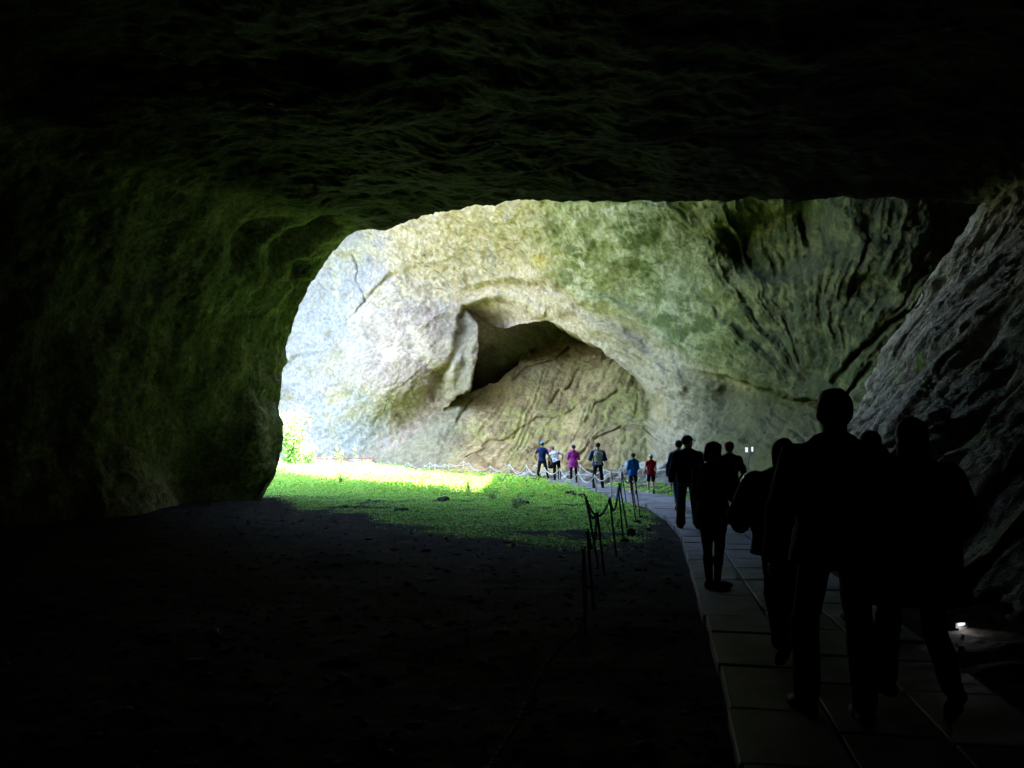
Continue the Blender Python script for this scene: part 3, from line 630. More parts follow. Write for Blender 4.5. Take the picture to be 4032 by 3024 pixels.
def person(px, py, label, h=1.75, yaw=0.0, group=None, lean=(0, 0), legs=None, arms=None, build=1.0, vox=0.0095, hair='short', hair_col=(.03, .02, .015), cap=None, top=None, bottom=None,
           shoes=(.03, .03, .03), skin=(.42, .25, .17), headturn=0.0, nod=0.0, D=None, extra=None, zoff=0.08, seed=0):
    """px,py: where the feet stand in the photo"""
    s = h / 1.75; b = build
    loc = ground_at(px, py, zoff) if D is None else np.array([(px - 2016) / F * D, D, zoff])
    root = empty('person', loc, yaw); tag(root, label, 'person', group)
    legs = legs or {}; arms = arms or {}
    # ---- skeleton
    J = {}; pel = np.zeros(3)
    ls = {'L': legs.get('L', ((0, 0.03, -1), (0, -0.03, -1))), 'R': legs.get('R', ((0, 0.03, -1), (0, -0.03, -1)))}
    foot = {}
    for k, sx in (('L', -1), ('R', 1)):
        hip = pel + np.array([0.092 * sx, 0, -0.02]); u_, l_ = unit(ls[k][0]), unit(ls[k][1])
        kn = hip + u_ * 0.42; an = kn + l_ * 0.415; fd = unit(ls[k][2]) if len(ls[k]) > 2 else unit((0.12 * sx, 1, 0))
        J[k + 'hip'], J[k + 'kn'], J[k + 'an'] = hip, kn, an; foot[k] = fd
    low = min(min(J[k + 'an'][2] - 0.075, (J[k + 'an'] + foot[k] * 0.17)[2] - 0.045) for k in 'LR')
    up = Matrix.Rotation(lean[0], 3, 'X') @ Matrix.Rotation(lean[1], 3, 'Y'); Ru = np.array(up)
    T = lambda v: Ru @ np.array(v, float)
    hd = np.array(Matrix.Rotation(headturn, 3, 'Z') @ Matrix.Rotation(nod, 3, 'X')); Rh = Ru @ hd
    neck = T((0, -0.005, 0.535)); head = T((0, 0.012, 0.70)); hc = lambda v: head + Rh @ np.array(v, float)
    for k, sx in (('L', -1), ('R', 1)):
        sh = T((0.172 * sx * b, 0, 0.452)); a_ = arms.get(k, ((0.12 * sx, -0.03, -1), (0.04 * sx, 0.15, -1)))
        u_, l_ = unit(Ru @ np.array(a_[0], float)), unit(Ru @ np.array(a_[1], float))
        el = sh + u_ * 0.285; wr = el + l_ * 0.25
        J[k + 'sh'], J[k + 'el'], J[k + 'wr'] = sh, el, wr; J[k + 'ld'] = l_; J[k + 'pn'] = unit(a_[2]) if len(a_) > 2 else unit(np.cross(l_, (0, 1, 0)) * sx * -1 + (0, .001, 0))
    R = lambda x: x
    def torso(g=0.0, flare=0.0, lo_=-0.1):
        o = [(ellip(T((0, 0.0, 0.34)), ((0.155 * b + g), (0.105 * b + g), 0.20 + g), Ru), .04), (ellip(T((0, 0.005, 0.16)), (0.135 * b + g + flare * .5, 0.10 * b + g + flare * .5, 0.17), Ru), .05),
             (ellip(T((0, -0.005, 0.0)), (0.155 * (0.5 + b / 2) + g + flare, 0.115 * b + g + flare, 0.13 + g), Ru), .05),
             (rcone(T((-0.125 * b, 0, 0.445)), T((0.125 * b, 0, 0.445)), 0.05 + g * .8, 0.05 + g * .8), .05), (rcone(T((-0.02, -.012, 0.555)), T((-0.14 * b, -.005, 0.455)), 0.035 + g * .6, 0.045 + g * .6), .04), (rcone(T((0.02, -.012, 0.555)), T((0.14 * b, -.005, 0.455)), 0.035 + g * .6, 0.045 + g * .6), .04), (rcone(T((-0.06, -.01, 0.50)), T((0.06, -.01, 0.50)), 0.055 + g * .7, 0.055 + g * .7), .04)]
        return o
    def arm(k, g=0.0, t1=1.0, t2=1.0):
        o = [(rcone(J[k + 'sh'], J[k + 'sh'] * (1 - t1) + J[k + 'el'] * t1, 0.05 * (0.6 + .4 * b) + g, 0.037 + g), .035)]
        if t2 > 0: o.append((rcone(J[k + 'el'], J[k + 'el'] * (1 - t2) + J[k + 'wr'] * t2, 0.038 + g, 0.025 + g), .015))
        return o
    def hand(k):
        sx = -1 if k == 'L' else 1; w, d_ = J[k + 'wr'], J[k + 'ld']; n_ = J[k + 'pn'] - d_ * (J[k + 'pn'] @ d_); n_ = unit(n_); sd = np.cross(d_, n_)
        Rm = np.stack([sd, n_, d_], 1); o = [(ellip(w + d_ * 0.045, (0.041, 0.017, 0.052), Rm), .02)]
        for i, L in enumerate((0.074, 0.084, 0.078, 0.06)):
            p0 = w + d_ * 0.078 + sd * (1.5 - i) * 0.0205; d1 = unit(d_ + n_ * 0.35); d2_ = unit(d_ * 0.75 + n_ * 0.9); p1 = p0 + d1 * L * .5; p2 = p1 + d2_ * L * .5
            o += [((rcone(p0, p1, 0.0098, 0.0092)), .004), ((rcone(p1, p2, 0.0092, 0.0078)), .004)]
        t0 = w + d_ * 0.022 + sd * 0.026; t1_ = t0 + unit(d_ * .65 + sd * .7 + n_ * .25) * 0.04; t2_ = t1_ + unit(d_ * .9 + sd * .25 + n_ * .45) * 0.033
        return o + [(rcone(t0, t1_, 0.0125, 0.0108), .008), (rcone(t1_, t2_, 0.0105, 0.009), .004)]
    def leg(k, g=0.0, t2=1.0, wide=0.0, t1=1.0, thigh=0.0):
        kn = J[k + 'hip'] * (1 - t1) + J[k + 'kn'] * t1
        o = [(rcone(J[k + 'hip'], kn, 0.074 * (0.6 + .4 * b) + g + thigh, 0.047 + g + wide * .5), .03)]
        if t2 > 0:
            an = J[k + 'kn'] * (1 - t2) + J[k + 'an'] * t2; cf = J[k + 'kn'] * .68 + J[k + 'an'] * .32 + np.array([0, -0.012, 0])
            o += [(rcone(J[k + 'kn'], an, 0.050 + g + wide * .6, 0.034 + g + wide), .015), (rcone(cf, cf + (an - J[k + 'kn']) * 0.15, 0.044 + g, 0.04 + g), .03)]
        return o
    def feet(k, g=0.0):
        a_, fd = J[k + 'an'], foot[k]; dn = unit(np.cross(np.cross(fd, (J[k + 'an'] - J[k + 'kn'])), fd)); sd = np.cross(fd, dn)
        base = a_ + dn * 0.045
        return [(rcone(a_, base - fd * 0.03, 0.034 + g, 0.034 + g), .02), (rcone(base - fd * 0.035, base + fd * 0.09, 0.033 + g, 0.035 + g), .02), (rcone(base + fd * 0.08 + sd * .012, base + fd * 0.155 + sd * .01, 0.032 + g, 0.022 + g), .02), (rcone(base + fd * 0.08 - sd * .014, base + fd * 0.15 - sd * .014, 0.03 + g, 0.021 + g), .015)]
    skull = [(ellip(hc((0, -0.008, 0.02)), (0.083, 0.098, 0.100), Rh), .03), (ellip(hc((0, 0.028, -0.048)), (0.060, 0.066, 0.078), Rh), .03)]
    face = [(rcone(hc((0, 0.088, 0.012)), hc((0, 0.112, -0.024)), 0.008, 0.012), .012), (ellip(hc((0, 0.078, 0.035)), (0.05, 0.016, 0.012), Rh), .015), (ellip(hc((0, 0.086, -0.058)), (0.022, 0.012, 0.008), Rh), .008), (ellip(hc((0, 0.072, -0.098)), (0.024, 0.02, 0.016), Rh), .015)] + \
           [(ellip(hc((sx * 0.078, -0.005, -0.008)), (0.018, 0.024, 0.036), Rh), .006) for sx in (-1, 1)]
    ops = skull + face + [(rcone(neck - T((0, 0, .06)), head + T((0, -0.015, -0.06)), 0.062 * (0.4 + .6 * b), 0.054 * (0.4 + .6 * b)), .03)] + torso() + arm('L') + arm('R') + hand('L') + hand('R') + leg('L') + leg('R') + feet('L') + feet('R')
    def put(name, ops_, mat, cut=None, wob=0.0, parent=root, colors=None, vx=vox):
        v, f = sdf_mesh(ops_, vx, cut, wob, seed)
        local = v.copy()
        v = (v - [0, 0, low]) * s
        o = mesh_obj(name, v, f, mat, parent, colors=colors(local) if colors else None); return o
    def skincol(v):
        c = np.broadcast_to(np.array(skin), v.shape).copy(); q = (v - head) @ Rh
        lip = np.exp(-((q[:, 0] / .02) ** 2 + ((q[:, 2] + .058) / .008) ** 2)) * (q[:, 1] > .06); c = mixc(c, (.35, .12, .10), lip * .7)
        for sx in (-1, 1): c = mixc(c, (.03, .025, .02), np.exp(-(((q[:, 0] - sx * .03) / .012) ** 2 + ((q[:, 2] - .012) / .007) ** 2) ** 2) * (q[:, 1] > .05))
        return c
    put('body', ops, M['skin'], colors=skincol)
    # ---- clothing
    t = top; g = t.get('g', 0.014); sl1, sl2 = t.get('sleeve', (1, 0.97)); hem = t.get('hem', 0.02)
    tops = torso(g, t.get('flare', 0.01)) + ((arm('L', g + .004, sl1, sl2) + arm('R', g + .004, sl1, sl2)) if sl1 > 0 else [])
    if hem < -0.06:
        fl = t.get('flare', 0.01); tops += [(rcone(T((-0.05, 0, 0)), T((-0.06 - fl, 0, hem)), 0.105 * b + g, 0.105 * b + g + fl), .05), (rcone(T((0.05, 0, 0)), T((0.06 + fl, 0, hem)), 0.105 * b + g, 0.105 * b + g + fl), .05), (rcone(T((0, 0, 0)), T((0, 0, hem)), 0.12 * b + g, 0.12 * b + g + fl), .05)]
    if t.get('hood'): tops += [(ellip(T((0, -0.075, 0.50)), (0.10, 0.06, 0.075), Ru), .03)]
    if t.get('collar'): tops += [(rcone(T((-0.03, 0, 0.53)), T((0.03, 0, 0.53)), 0.062, 0.062), .02)]
    if t.get('bulk'): tops += [(ellip(T(t['bulk'][0]), t['bulk'][1], Ru), .06)]
    cutz = lambda p, h0=hem: h0 - ((p @ Ru)[:, 2])
    tp = put(t.get('name', 'shirt'), tops, t.get('mat') or fabric(t.get('name', 'shirt') + '_cloth', t['col']), cut=cutz, wob=t.get('wob', 0.012), colors=t.get('colors'))
    bt = bottom; gb = bt.get('g', 0.010); t1, t2 = bt.get('len', (1, 0.93)); wd = bt.get('wide', 0.012)
    pops = torso(gb - .004)[1:3] + leg('L', gb, t2, wd, t1, bt.get('thigh', 0)) + leg('R', gb, t2, wd, t1, bt.get('thigh', 0))
    waist = bt.get('waist', 0.10)
    put(bt.get('name', 'trousers'), pops, fabric(bt.get('name', 'trousers') + '_cloth', bt['col']), cut=lambda p: (p @ Ru)[:, 2] - waist, wob=0.011)
    if shoes is not None:
        for k in 'LR': 
            so = feet(k, 0.009); sc = shoes if isinstance(shoes[0], float) else shoes['LR'.index(k)]
            put('shoe', so, fabric('shoe_leather', sc, 0.6), vx=vox)
    if hair:
        ho = [(ellip(hc((0, -0.012, 0.028)), (0.096, 0.108, 0.110), Rh), .02)]
        if hair == 'bob': ho += [(ellip(hc((sx * .06, -0.02, -0.05)), (0.04, 0.06, 0.09), Rh), .03) for sx in (-1, 1)] + [(ellip(hc((0, -0.06, -0.05)), (0.07, 0.045, 0.09), Rh), .03)]
        if hair == 'long': ho += [(ellip(hc((0, -0.065, -0.07)), (0.085, 0.05, 0.13), Rh), .04)]
        if hair == 'spiky': ho += [(rcone(hc((sx, sy, 0.08)), hc((sx * 1.4, sy * 1.4, 0.145)), .02, .006), .015) for sx in (-.04, 0, .04) for sy in (-.05, 0, .04)]
        def hcut(p):
            q = (p - head) @ Rh; return np.maximum(np.minimum(q[:, 1] - 0.028 - 0.25 * (q[:, 2]), 0.062 - q[:, 2] + 0 * q[:, 1]), (-0.065 if hair in ('short', 'spiky') else -0.2) - q[:, 2])
        put('hair', ho, fabric('hair_' + hair, hair_col, 0.6), cut=hcut, wob=0.014)
    if cap:
        co = [(ellip(hc((0, -0.01, 0.035)), (0.098, 0.111, 0.104), Rh), .01)]
        v_ = put('cap', co, fabric('cap_cloth', cap['col']), cut=lambda p: 0.032 - ((p - head) @ Rh)[:, 2], wob=0.002)
        if cap.get('brim', True):
            bo = [(ellip(hc((0, 0.105, 0.036)), (0.075, 0.075, 0.009), Rh), .0)]
            put('brim', bo, fabric('cap_cloth', cap['col']), parent=v_)
    if extra: extra(root, T, J, low, s, put, torso)
    return root
DARK = (.018, .018, .02)
def drop(px, D): return px, D
# ---------------------------------------------------------------- barriers, railing, lamps
def tube(points, r, sides=6, closed=False):
    P_ = np.array(points, float); n = len(P_); r = np.broadcast_to(np.array(r, float), (n,))
    if closed: tg_ = np.roll(P_, -1, 0) - np.roll(P_, 1, 0)
    else: tg_ = np.gradient(P_, axis=0)
    tg_ /= np.linalg.norm(tg_, axis=1)[:, None] + 1e-12
    ref = np.array([0.31, 0.17, 1.0]); ref /= np.linalg.norm(ref); ref2 = np.array([1, .2, .1])
    a = np.cross(tg_, ref); bad = np.linalg.norm(a, axis=1) < 0.15; a[bad] = np.cross(tg_[bad], ref2); a /= np.linalg.norm(a, axis=1)[:, None]; b_ = np.cross(tg_, a)
    th = np.arange(sides) * 2 * np.pi / sides
    v = P_[:, None] + r[:, None, None] * (np.cos(th)[None, :, None] * a[:, None] + np.sin(th)[None, :, None] * b_[:, None])
    f = []; m = n if closed else n - 1
    for i in range(m):
        j = (i + 1) % n
        for k in range(sides): f.append((i * sides + k, i * sides + (k + 1) % sides, j * sides + (k + 1) % sides, j * sides + k))
    v = v.reshape(-1, 3)
    if not closed:
        v = np.concatenate([v, P_[:1], P_[-1:]])
        for k in range(sides): f.append((n * sides, (k + 1) % sides, k, k)) ; f.append((n * sides + 1, (n - 1) * sides + k, (n - 1) * sides + (k + 1) % sides, (n - 1) * sides + (k + 1) % sides))
        f = [tuple(dict.fromkeys(q)) for q in f]
    return v, f
def join(parts):
    v = []; f = []; o = 0
    for a, b in parts:
        v.append(np.asarray(a)); f += [tuple(i + o for i in q) for q in b]; o += len(a)
    return np.concatenate(v), f
def box(c, sz, rz=0.0, bev=0.0):
    c = np.array(c, float); x, y, z = np.array(sz) / 2; cs, sn = math.cos(rz), math.sin(rz)
    v = np.array([(sx * x, sy * y, sz_ * z) for sz_ in (-1, 1) for sy in (-1, 1) for sx in (-1, 1)]); v = np.stack([v[:, 0] * cs - v[:, 1] * sn, v[:, 0] * sn + v[:, 1] * cs, v[:, 2]], 1) + c
    return v, [(0, 2, 3, 1), (4, 5, 7, 6), (0, 1, 5, 4), (2, 6, 7, 3), (0, 4, 6, 2), (1, 3, 7, 5)]
def sag(a, b, d, n=14):
    t = np.linspace(0, 1, n)[:, None]; q = np.array(a) * (1 - t) + np.array(b) * t; q[:, 2] -= 4 * d * (t * (1 - t))[:, 0]; return q
def chain(points, link=0.045, r=0.0045):
    P_ = np.array(points); s_ = np.concatenate([[0], np.cumsum(np.linalg.norm(np.diff(P_, axis=0), axis=1))]); out_l = []
    for i, t in enumerate(np.arange(link / 2, s_[-1], link * 0.78)):
        c = np.array([np.interp(t, s_, P_[:, k]) for k in range(3)]); c2 = np.array([np.interp(t + .01, s_, P_[:, k]) for k in range(3)]); d_ = unit(c2 - c + 1e-9)
        sd = unit(np.cross(d_, (0, 0, 1.0) if abs(d_[2]) < .9 else (1.0, 0, 0))); up_ = np.cross(sd, d_); w = sd if i % 2 else up_
        th = np.arange(8) * np.pi / 4; out_l.append(tube(c + np.cos(th)[:, None] * d_ * link * .5 + np.sin(th)[:, None] * w * link * .28, r, 4, True))
    return join(out_l)
M['rebar'] = material('dark_iron', (.035, .03, .027), .6, noise=(30, (.06, .035, .022)), metal=.3)
M['rope'] = material('pale_rope', (.55, .53, .48), .85, noise=(60, (.38, .36, .32)))
M['pale_post'] = material('pale_painted_steel', (.48, .47, .36), .6, noise=(25, (.34, .32, .24)))
M['red'] = material('red_painted_steel', (.35, .07, .06), .5, noise=(20, (.25, .06, .05)))
barrier = empty('chain_barrier', ground_at(2450, 2110)); tag(barrier, 'dark chain barrier on leaning ribbed rods along the near side of the path', 'barrier')
bo_ = np.array(barrier.location)
rods = {}
for k, tx, ty, bx, by in (('C', 2313, 2092, 2340, 2400), ('D', 2296, 2160, 2306, 2500), ('B', 2352, 2017, 2383, 2262), ('A', 2307, 1959, 2362, 2232), ('E', 2401, 1963, 2430, 2190), ('F', 2435, 1920, 2456, 2121), ('G', 2439, 1906, 2473, 2080), ('H', 2480, 1880, 2506, 2050), ('J', 2486, 1892, 2508, 2010), ('I', 2500, 1888, 2522, 2026), ('K', 2449, 1862, 2468, 1977)):
    b0 = ground_at(bx, by); t0 = at(tx, ty, b0[1]); rods[k] = t0; m_ = 60; t = np.linspace(0, 1, m_)[:, None]
    q = (b0 - [0, 0, .1]) * (1 - t) + t0 * t; rr_ = np.where(np.arange(m_) % 2, .0165, .0125)
    v, f = tube(q, rr_, 6); w, g = tube([t0 + [0.022 * math.cos(x), 0, 0.022 * math.sin(x)] for x in np.arange(8) * math.pi / 4], .004, 4, True); v, f = join([(v, f), (w, g)])
    mesh_obj('post', v - bo_, f, M['rebar'], barrier)
for a, b, d_ in (('A', 'E', .26), ('E', 'F', .28), ('A', 'B', .16), ('B', 'C', .30), ('G', 'K', .30), ('H', 'I', .12), ('K', 'J', .15)):
    v, f = chain(sag(rods[a], rods[b], d_), .06, .008); mesh_obj('chain', v - bo_, f, M['rebar'], barrier)
q = np.array([at(*p) for p in ((2300, 2165, 7.4), (2306, 2300, 6.9), (2307, 2400, 6.6), (2275, 2490, 6.2), (2200, 2560, 5.8), (2150, 2620, 5.4), (2110, 2700, 4.9), (2040, 2850, 4.2), (1950, 2990, 3.7), (1900, 3080, 3.3))])
v, f = chain(q, .05, .006); mesh_obj('chain', v - bo_, f, M['rebar'], barrier)
def rope_row(label, row, sags):
    r0 = ground_at(row[0][0], HOR + F * H / row[0][2]); root = empty('rope_barrier', r0); tag(root, label, 'barrier'); tops = []
    for px, py, D_, lx in row:
        t0 = at(px, py, D_); b0 = np.array([t0[0] + lx, D_, -.05]); tops.append(t0)
        v, f = tube([b0, t0], .021, 7); mesh_obj('post', v - r0, f, M['pale_post'], root)
    for a, b, d_ in zip(tops[:-1], tops[1:], sags):
        if d_ is None: continue
        v, f = tube(sag(a - [0, 0, .03], b - [0, 0, .03], d_), .0145, 5); mesh_obj('rope', v - r0, f, M['rope'], root)
rope_row('pale rope barrier between the plants and the near edge of the far path', [(2407, 1849, 26.5, .02), (2341, 1868, 27.7, .08), (2277, 1857, 30.2, .02), (2204, 1841, 31.8, 0), (2143, 1839, 34.8, .17), (2072, 1829, 37.5, .08), (2008, 1827, 40.2, 0), (1931, 1833, 41.8, -.03), (1845, 1821, 43, -.1), (1769, 1824, 44.2, -.06), (1714, 1826, 45.2, -.05), (1672, 1831, 46, -.06)],
         [.25, .3, .35, .25, .35, .4, .3, .32, .12, .15, .12])
rope_row('pale rope barrier along the foot of the far rock wall', [(2640, 1838, 33.5, 0), (2500, 1822, 36.5, 0), (2376, 1845, 37.5, 0), (2284, 1828, 39.0, 0), (2108, 1829, 41.3, 0), (2003, 1826, 42.6, 0), (1824, 1814, 44.3, 0), (1750, 1826, 45.3, -.06), (1692, 1818, 46.3, 0), (1608, 1819, 47.8, 0), (1530, 1815, 49.2, 0), (1482, 1822, 50, 0)], [.2, .25, .3, .45, .4, .55, .2, .2, .35, .3, .2])
r0 = ground_at(1470, 1860); rl = empty('metal_railing', r0); tag(rl, 'red metal railing behind the sunlit plants at the cave mouth', 'railing')
tp = [at(1150, 1803, 50), at(1300, 1803, 50), at(1468, 1804, 49.5)]; en = at(1482, 1824, 49.3)
for zo in (0, -.32): v, f = tube([p + [0, 0, zo] for p in tp] + ([en] if zo == 0 else []), .028, 6); mesh_obj('rail', v - r0, f, M['red'], rl)
for p in (tp[0], (tp[0] + tp[1]) / 2, tp[1], tp[1] * .6 + tp[2] * .4, tp[1] * .25 + tp[2] * .75, tp[2], en): v, f = tube([p, (p[0], p[1], -.05)], .026, 6); mesh_obj('post', v - r0, f, M['red'], rl)

# ---- floodlight on its post by the right wall
def emis(name, c, st):
    m = bpy.data.materials.new(name); m.use_nodes = True; b = m.node_tree.nodes['Principled BSDF']; b.inputs['Base Color'].default_value = (*c, 1)
    b.inputs['Emission Color'].default_value = (*c, 1); b.inputs['Emission Strength'].default_value = st; return m
M['metal'] = material('grey_metal', (.18, .19, .2), .45, metal=.6, noise=(30, (.1, .1, .11)))
M['white_pipe'] = material('white_pipe', (.7, .72, .72), .4, noise=(20, (.5, .5, .5)))
Lp = at(2940, 1772, 23.5); fl = empty('floodlight', (Lp[0], Lp[1], 0)); tag(fl, 'twin floodlight with two pale lit panels in front of the right rock wall', 'lamp'); fo = np.array(fl.location)
v, f = join([box(at(2943, 1771, 23.55), (.10, .10, .15), .35), box(at(2962, 1769, 23.55), (.075, .09, .13), -.3), tube([at(2954, 1781, 23.6), at(2948, 1812, 23.7), (Lp[0] - .02, 23.8, -.1)], .018, 6)]); mesh_obj('housing', v - fo, f, M['metal'], fl, smooth=False)
for px, w_ in ((2940, .07), (2962, .05)): v, f = box(at(px, 1771 - (px - 2940) * .1, 23.48), (w_, .012, .135), .1); mesh_obj('panel', v - fo, f, emis('lamp_glass', (.75, .95, 1), .04), fl, smooth=False)
q0 = at(2927, 1822, 23); wp = empty('marker_post', (q0[0], q0[1], 0)); tag(wp, 'thin white upright pole left of the twin floodlight', 'pole'); v, f = tube([q0, (q0[0], q0[1], -.05)], .016, 7); wo = np.array(wp.location); mesh_obj('pole', v - wo, f, M['white_pipe'], wp)
v, f = tube([q0 + [0, 0, .0], q0 + [0, 0, .03]], .021, 7); mesh_obj('pole_cap', v - wo, f, M['white_pipe'], wp)
cb_ = [at(2919, 1872, 22.5), at(2917, 1885, 22.5), at(2913, 1897, 22.5), at(2910, 1908, 22.4), at(2904, 1930, 22.3), at(2890, 1975, 22.1)]
v, f = tube(cb_, .014, 6); tag(mesh_obj('curved_pipe', v, f, M['white_pipe']), 'bent white pipe rising beside the thin white pole', 'pipe')
gl = ground_at(3790, 2462, .06); g2_ = gl + np.array([0, 0, float(ground_z(gl[0:1], gl[1:2])[0])]); g2_[2] = float(ground_z(gl[0:1], gl[1:2])[0])
lr = empty('ground_lamp', g2_); tag(lr, 'small bright ground lamp among the stones at the right rock slope', 'lamp')
v, f = join([box((0, .035, .05), (.14, .035, .045), .3), box((0, .05, .0), (.09, .07, .05), .3)]); mesh_obj('housing', v, f, M['metal'], lr, smooth=False)
v, f = box((-.004, .012, .062), (.07, .008, .014), .3); mesh_obj('lens', v, f, emis('lens_glass', (1, .98, .95), .12), lr, smooth=False)
pl_ = bpy.data.lights.new('ground_lamp_light', 'SPOT'); pl_.energy = .10; pl_.spot_size = math.radians(150); pl_.shadow_soft_size = .02; po = bpy.data.objects.new('light', pl_); COL.objects.link(po); po.parent = lr; po.location = (-.01, -.02, .09); po.rotation_euler = (math.radians(-25), 0, 0)

# ---------------------------------------------------------------- stones
M['stone'] = material('grey_stone', (.36, .34, .29), .85, noise=(5, (.18, .17, .14)), bump=((8, .8, .06), (35, .4, .01)))
def stone(px, py, wpx, hpx, label, flat=1.0, seed=0, mat='stone', group=None, deep=.8, D=None):
    g = ground_at(px, py) if D is None else np.array([(px - 2016) / F * D, D, 0.0]); g[2] = g[2] if D is None else H - (py - HOR) / F * D; D_ = g[1]; w = wpx / F * D_; hh = hpx / F * D_
    b_ = bmesh.new(); bmesh.ops.create_icosphere(b_, subdivisions=4, radius=1); v = np.array([x.co[:] for x in b_.verts]); f = [tuple(x.index for x in q.verts) for q in b_.faces]; b_.free()
    n_ = 1 + .34 * fbm(v * .9 + seed * 7.7, 3) + .10 * ridge(v * 2.2 + seed, 3); v = v * n_[:, None]
    rq = np.random.RandomState(seed + 50)
    for _ in range(7):                                            # fracture faces
        d_ = rq.normal(size=3); d_ /= np.linalg.norm(d_); cut_ = rq.uniform(.62, .9); s_ = v @ d_; v = v - np.maximum(s_ - cut_, 0)[:, None] * d_ * .9
    v = v / np.abs(v).max(0); v = v * [w / 2, w / 2 * deep, hh * .75] + [0, 0, hh * .25]; v = v + .02 * w * fbm(v / w * 7, 3)[:, None]
    o = mesh_obj('stone', v, f, M[mat]); o.location = tuple(g); o['label'] = label; o['category'] = 'rock'
    if group: o['group'] = group
M['dark_stone'] = material('dark_grey_stone', (.045, .043, .04), .7, noise=(8, (.022, .021, .02)), bump=((12, .8, .04), (50, .4, .01)), spec=.08)  # one dark colour for small stones, rubble and gravel
M['tuft'] = material('dark_tuft', (.035, .06, .018), .9, noise=(14, (.02, .03, .012)), bump=(30, .9, .03))
for i, a in enumerate(((2085, 1898, 105, 42, 'brown boulder in front of the man in the blue t-shirt'), (2088, 1878, 52, 26, 'pale rock behind the brown boulder left of the man in the blue t-shirt'), (2040, 1884, 44, 18, 'low grey rock at the left end of the paved path'),
     (2153, 1884, 52, 24, 'pale rock right of the legs of the man in the blue t-shirt'), (2228, 1888, 60, 24, 'low pale rock between the stooping person and the person in magenta'), (2312, 1893, 110, 38, 'long pale slab of rock left of the man with the grey back panel'),
     (2392, 1900, 70, 40, 'broken grey rock right of the man with the grey back panel'), (2468, 1872, 100, 56, 'large rounded boulder behind the boy in the blue shirt'), (2535, 1872, 66, 60, 'upright boulder between the two boys'), (2608, 1880, 74, 58, 'square boulder right of the boy in the red vest'),
     (2452, 1888, 80, 16, 'flat ledge stone below the large rounded boulder'), (2405, 1912, 40, 14, 'dark flat stone at the right edge of the path near the grey rock'))):
    stone(*a, seed=i, D=(37, 40, 40.5, 39, 38.5, 38, 36, 37, 36.5, 35.5, 36, 34)[i])
for i, a in enumerate(((1747, 1972, 54, 18, 'dark flat stone alone in the middle of the green plants'), (2062, 1985, 48, 22, 'dark stone under a leafy clump in the green plants'), (1358, 1996, 52, 9, 'dark low stone at the left edge of the green plants'), (1580, 2008, 70, 9, 'flat dark stone in the muddy strip of the plants'),
     (1587, 1990, 17, 7, 'small dark stone above the muddy strip'), (1453, 1972, 14, 8, 'small dark stone nearest the left rock wall'), (1840, 1976, 16, 6, 'small stone right of the lone flat stone'), (2240, 1945, 46, 14, 'leftmost dark stone of the pile beside the path'), (2262, 1955, 30, 15, 'front stone of the pile beside the path'), (2290, 1958, 36, 16, 'pointed right hand stone of the pile beside the path'),
     (2262, 1938, 22, 10, 'small top stone of the pile beside the path'), (2607, 1931, 32, 9, 'flat dark stone on the grass strip behind the boy in red'), (2636, 1928, 26, 8, 'small flat stone near the person in the navy jacket'), (2618, 1942, 34, 9, 'dark low stone at the right kerb of the path'), (2625, 1906, 26, 14, 'jagged dark stone under the square boulder'),
     (2555, 2084, 20, 9, 'small dark stone on the bare soil left of the kerb'))):
    stone(*a, seed=20 + i, mat='dark_stone')
for i, a in enumerate(((2487, 2102, 38, 24), (2458, 2136, 38, 18), (2512, 2058, 34, 13), (2533, 2038, 36, 12))):
    stone(*a, ('largest dark turf mound', 'nearest dark turf mound', 'dark turf mound second from the far end', 'farthest dark turf mound')[i] + ' at the foot of the chain barrier', seed=40 + i, mat='tuft')
rq = np.random.RandomState(9)
for i in range(46):
    y = rq.uniform(5.5, 24); x = path_left(y) + 1.9 + rq.uniform(0, 2.2 + .02 * y) ; w = rq.uniform(.06, .3); py = HOR + F * H / y; px = 2016 + x / y * F
    stone(px, py, w / y * F, w * rq.uniform(.3, .6) / y * F, 'grey rubble stone on the dark strip right of the path', seed=60 + i, mat='dark_stone', group='rubble stones right of the path')

# ---------------------------------------------------------------- taller plants at the mouth
def plant(name, label, cat, base, hgt, spread, nleaf, size, nstem, seed, droop=.2, group=None):
    r_ = np.random.RandomState(seed); root = empty(name, base); tag(root, label, cat, group); st = []; lv = []
    for k in range(nstem):
        a = r_.uniform(0, 6.28); rad = r_.uniform(.1, 1) * spread; hh = hgt * r_.uniform(.55, 1); t = np.linspace(0, 1, 8)[:, None]
        q = np.array([0, 0, -.03]) + t * np.array([0, 0, hh]) + (t ** 1.6) * np.array([math.cos(a) * rad, math.sin(a) * rad, 0]); st.append(tube(q, np.linspace(.012, .004, 8) * (1 + hgt * .5), 5))
        m = max(3, nleaf // nstem); tt_ = r_.uniform(.12, 1, m); c = np.stack([np.interp(tt_, t[:, 0], q[:, j]) for j in range(3)], 1) + r_.normal(size=(m, 3)) * [spread * .14 + .03, spread * .14 + .03, .04 * hgt]; lv.append(c)
    v, f = join(st); mesh_obj('stem', v, f, M['stem'], root)
    c = np.concatenate(lv); v, f, cc = leaf_quads(c, r_.uniform(.6, 1.3, len(c)) * size, .7, green_cols(len(c), (.36, .58, .2))); mesh_obj('foliage', v, f, M['leaf'], root, smooth=False, colors=cc)
M['stem'] = material('green_stem', (.10, .13, .04), .7, noise=(20, (.07, .08, .03)))
plant('tree', 'tall sunlit leafy bush beside the left rock wall at the cave mouth', 'bush', ground_at(1150, 1868), 3.9, 1.3, 5200, .13, 26, 1)
plant('shrub', 'low rounded sunlit bush right of the tall leafy bush', 'bush', ground_at(1215, 1872), 1.9, .8, 1500, .11, 12, 2)
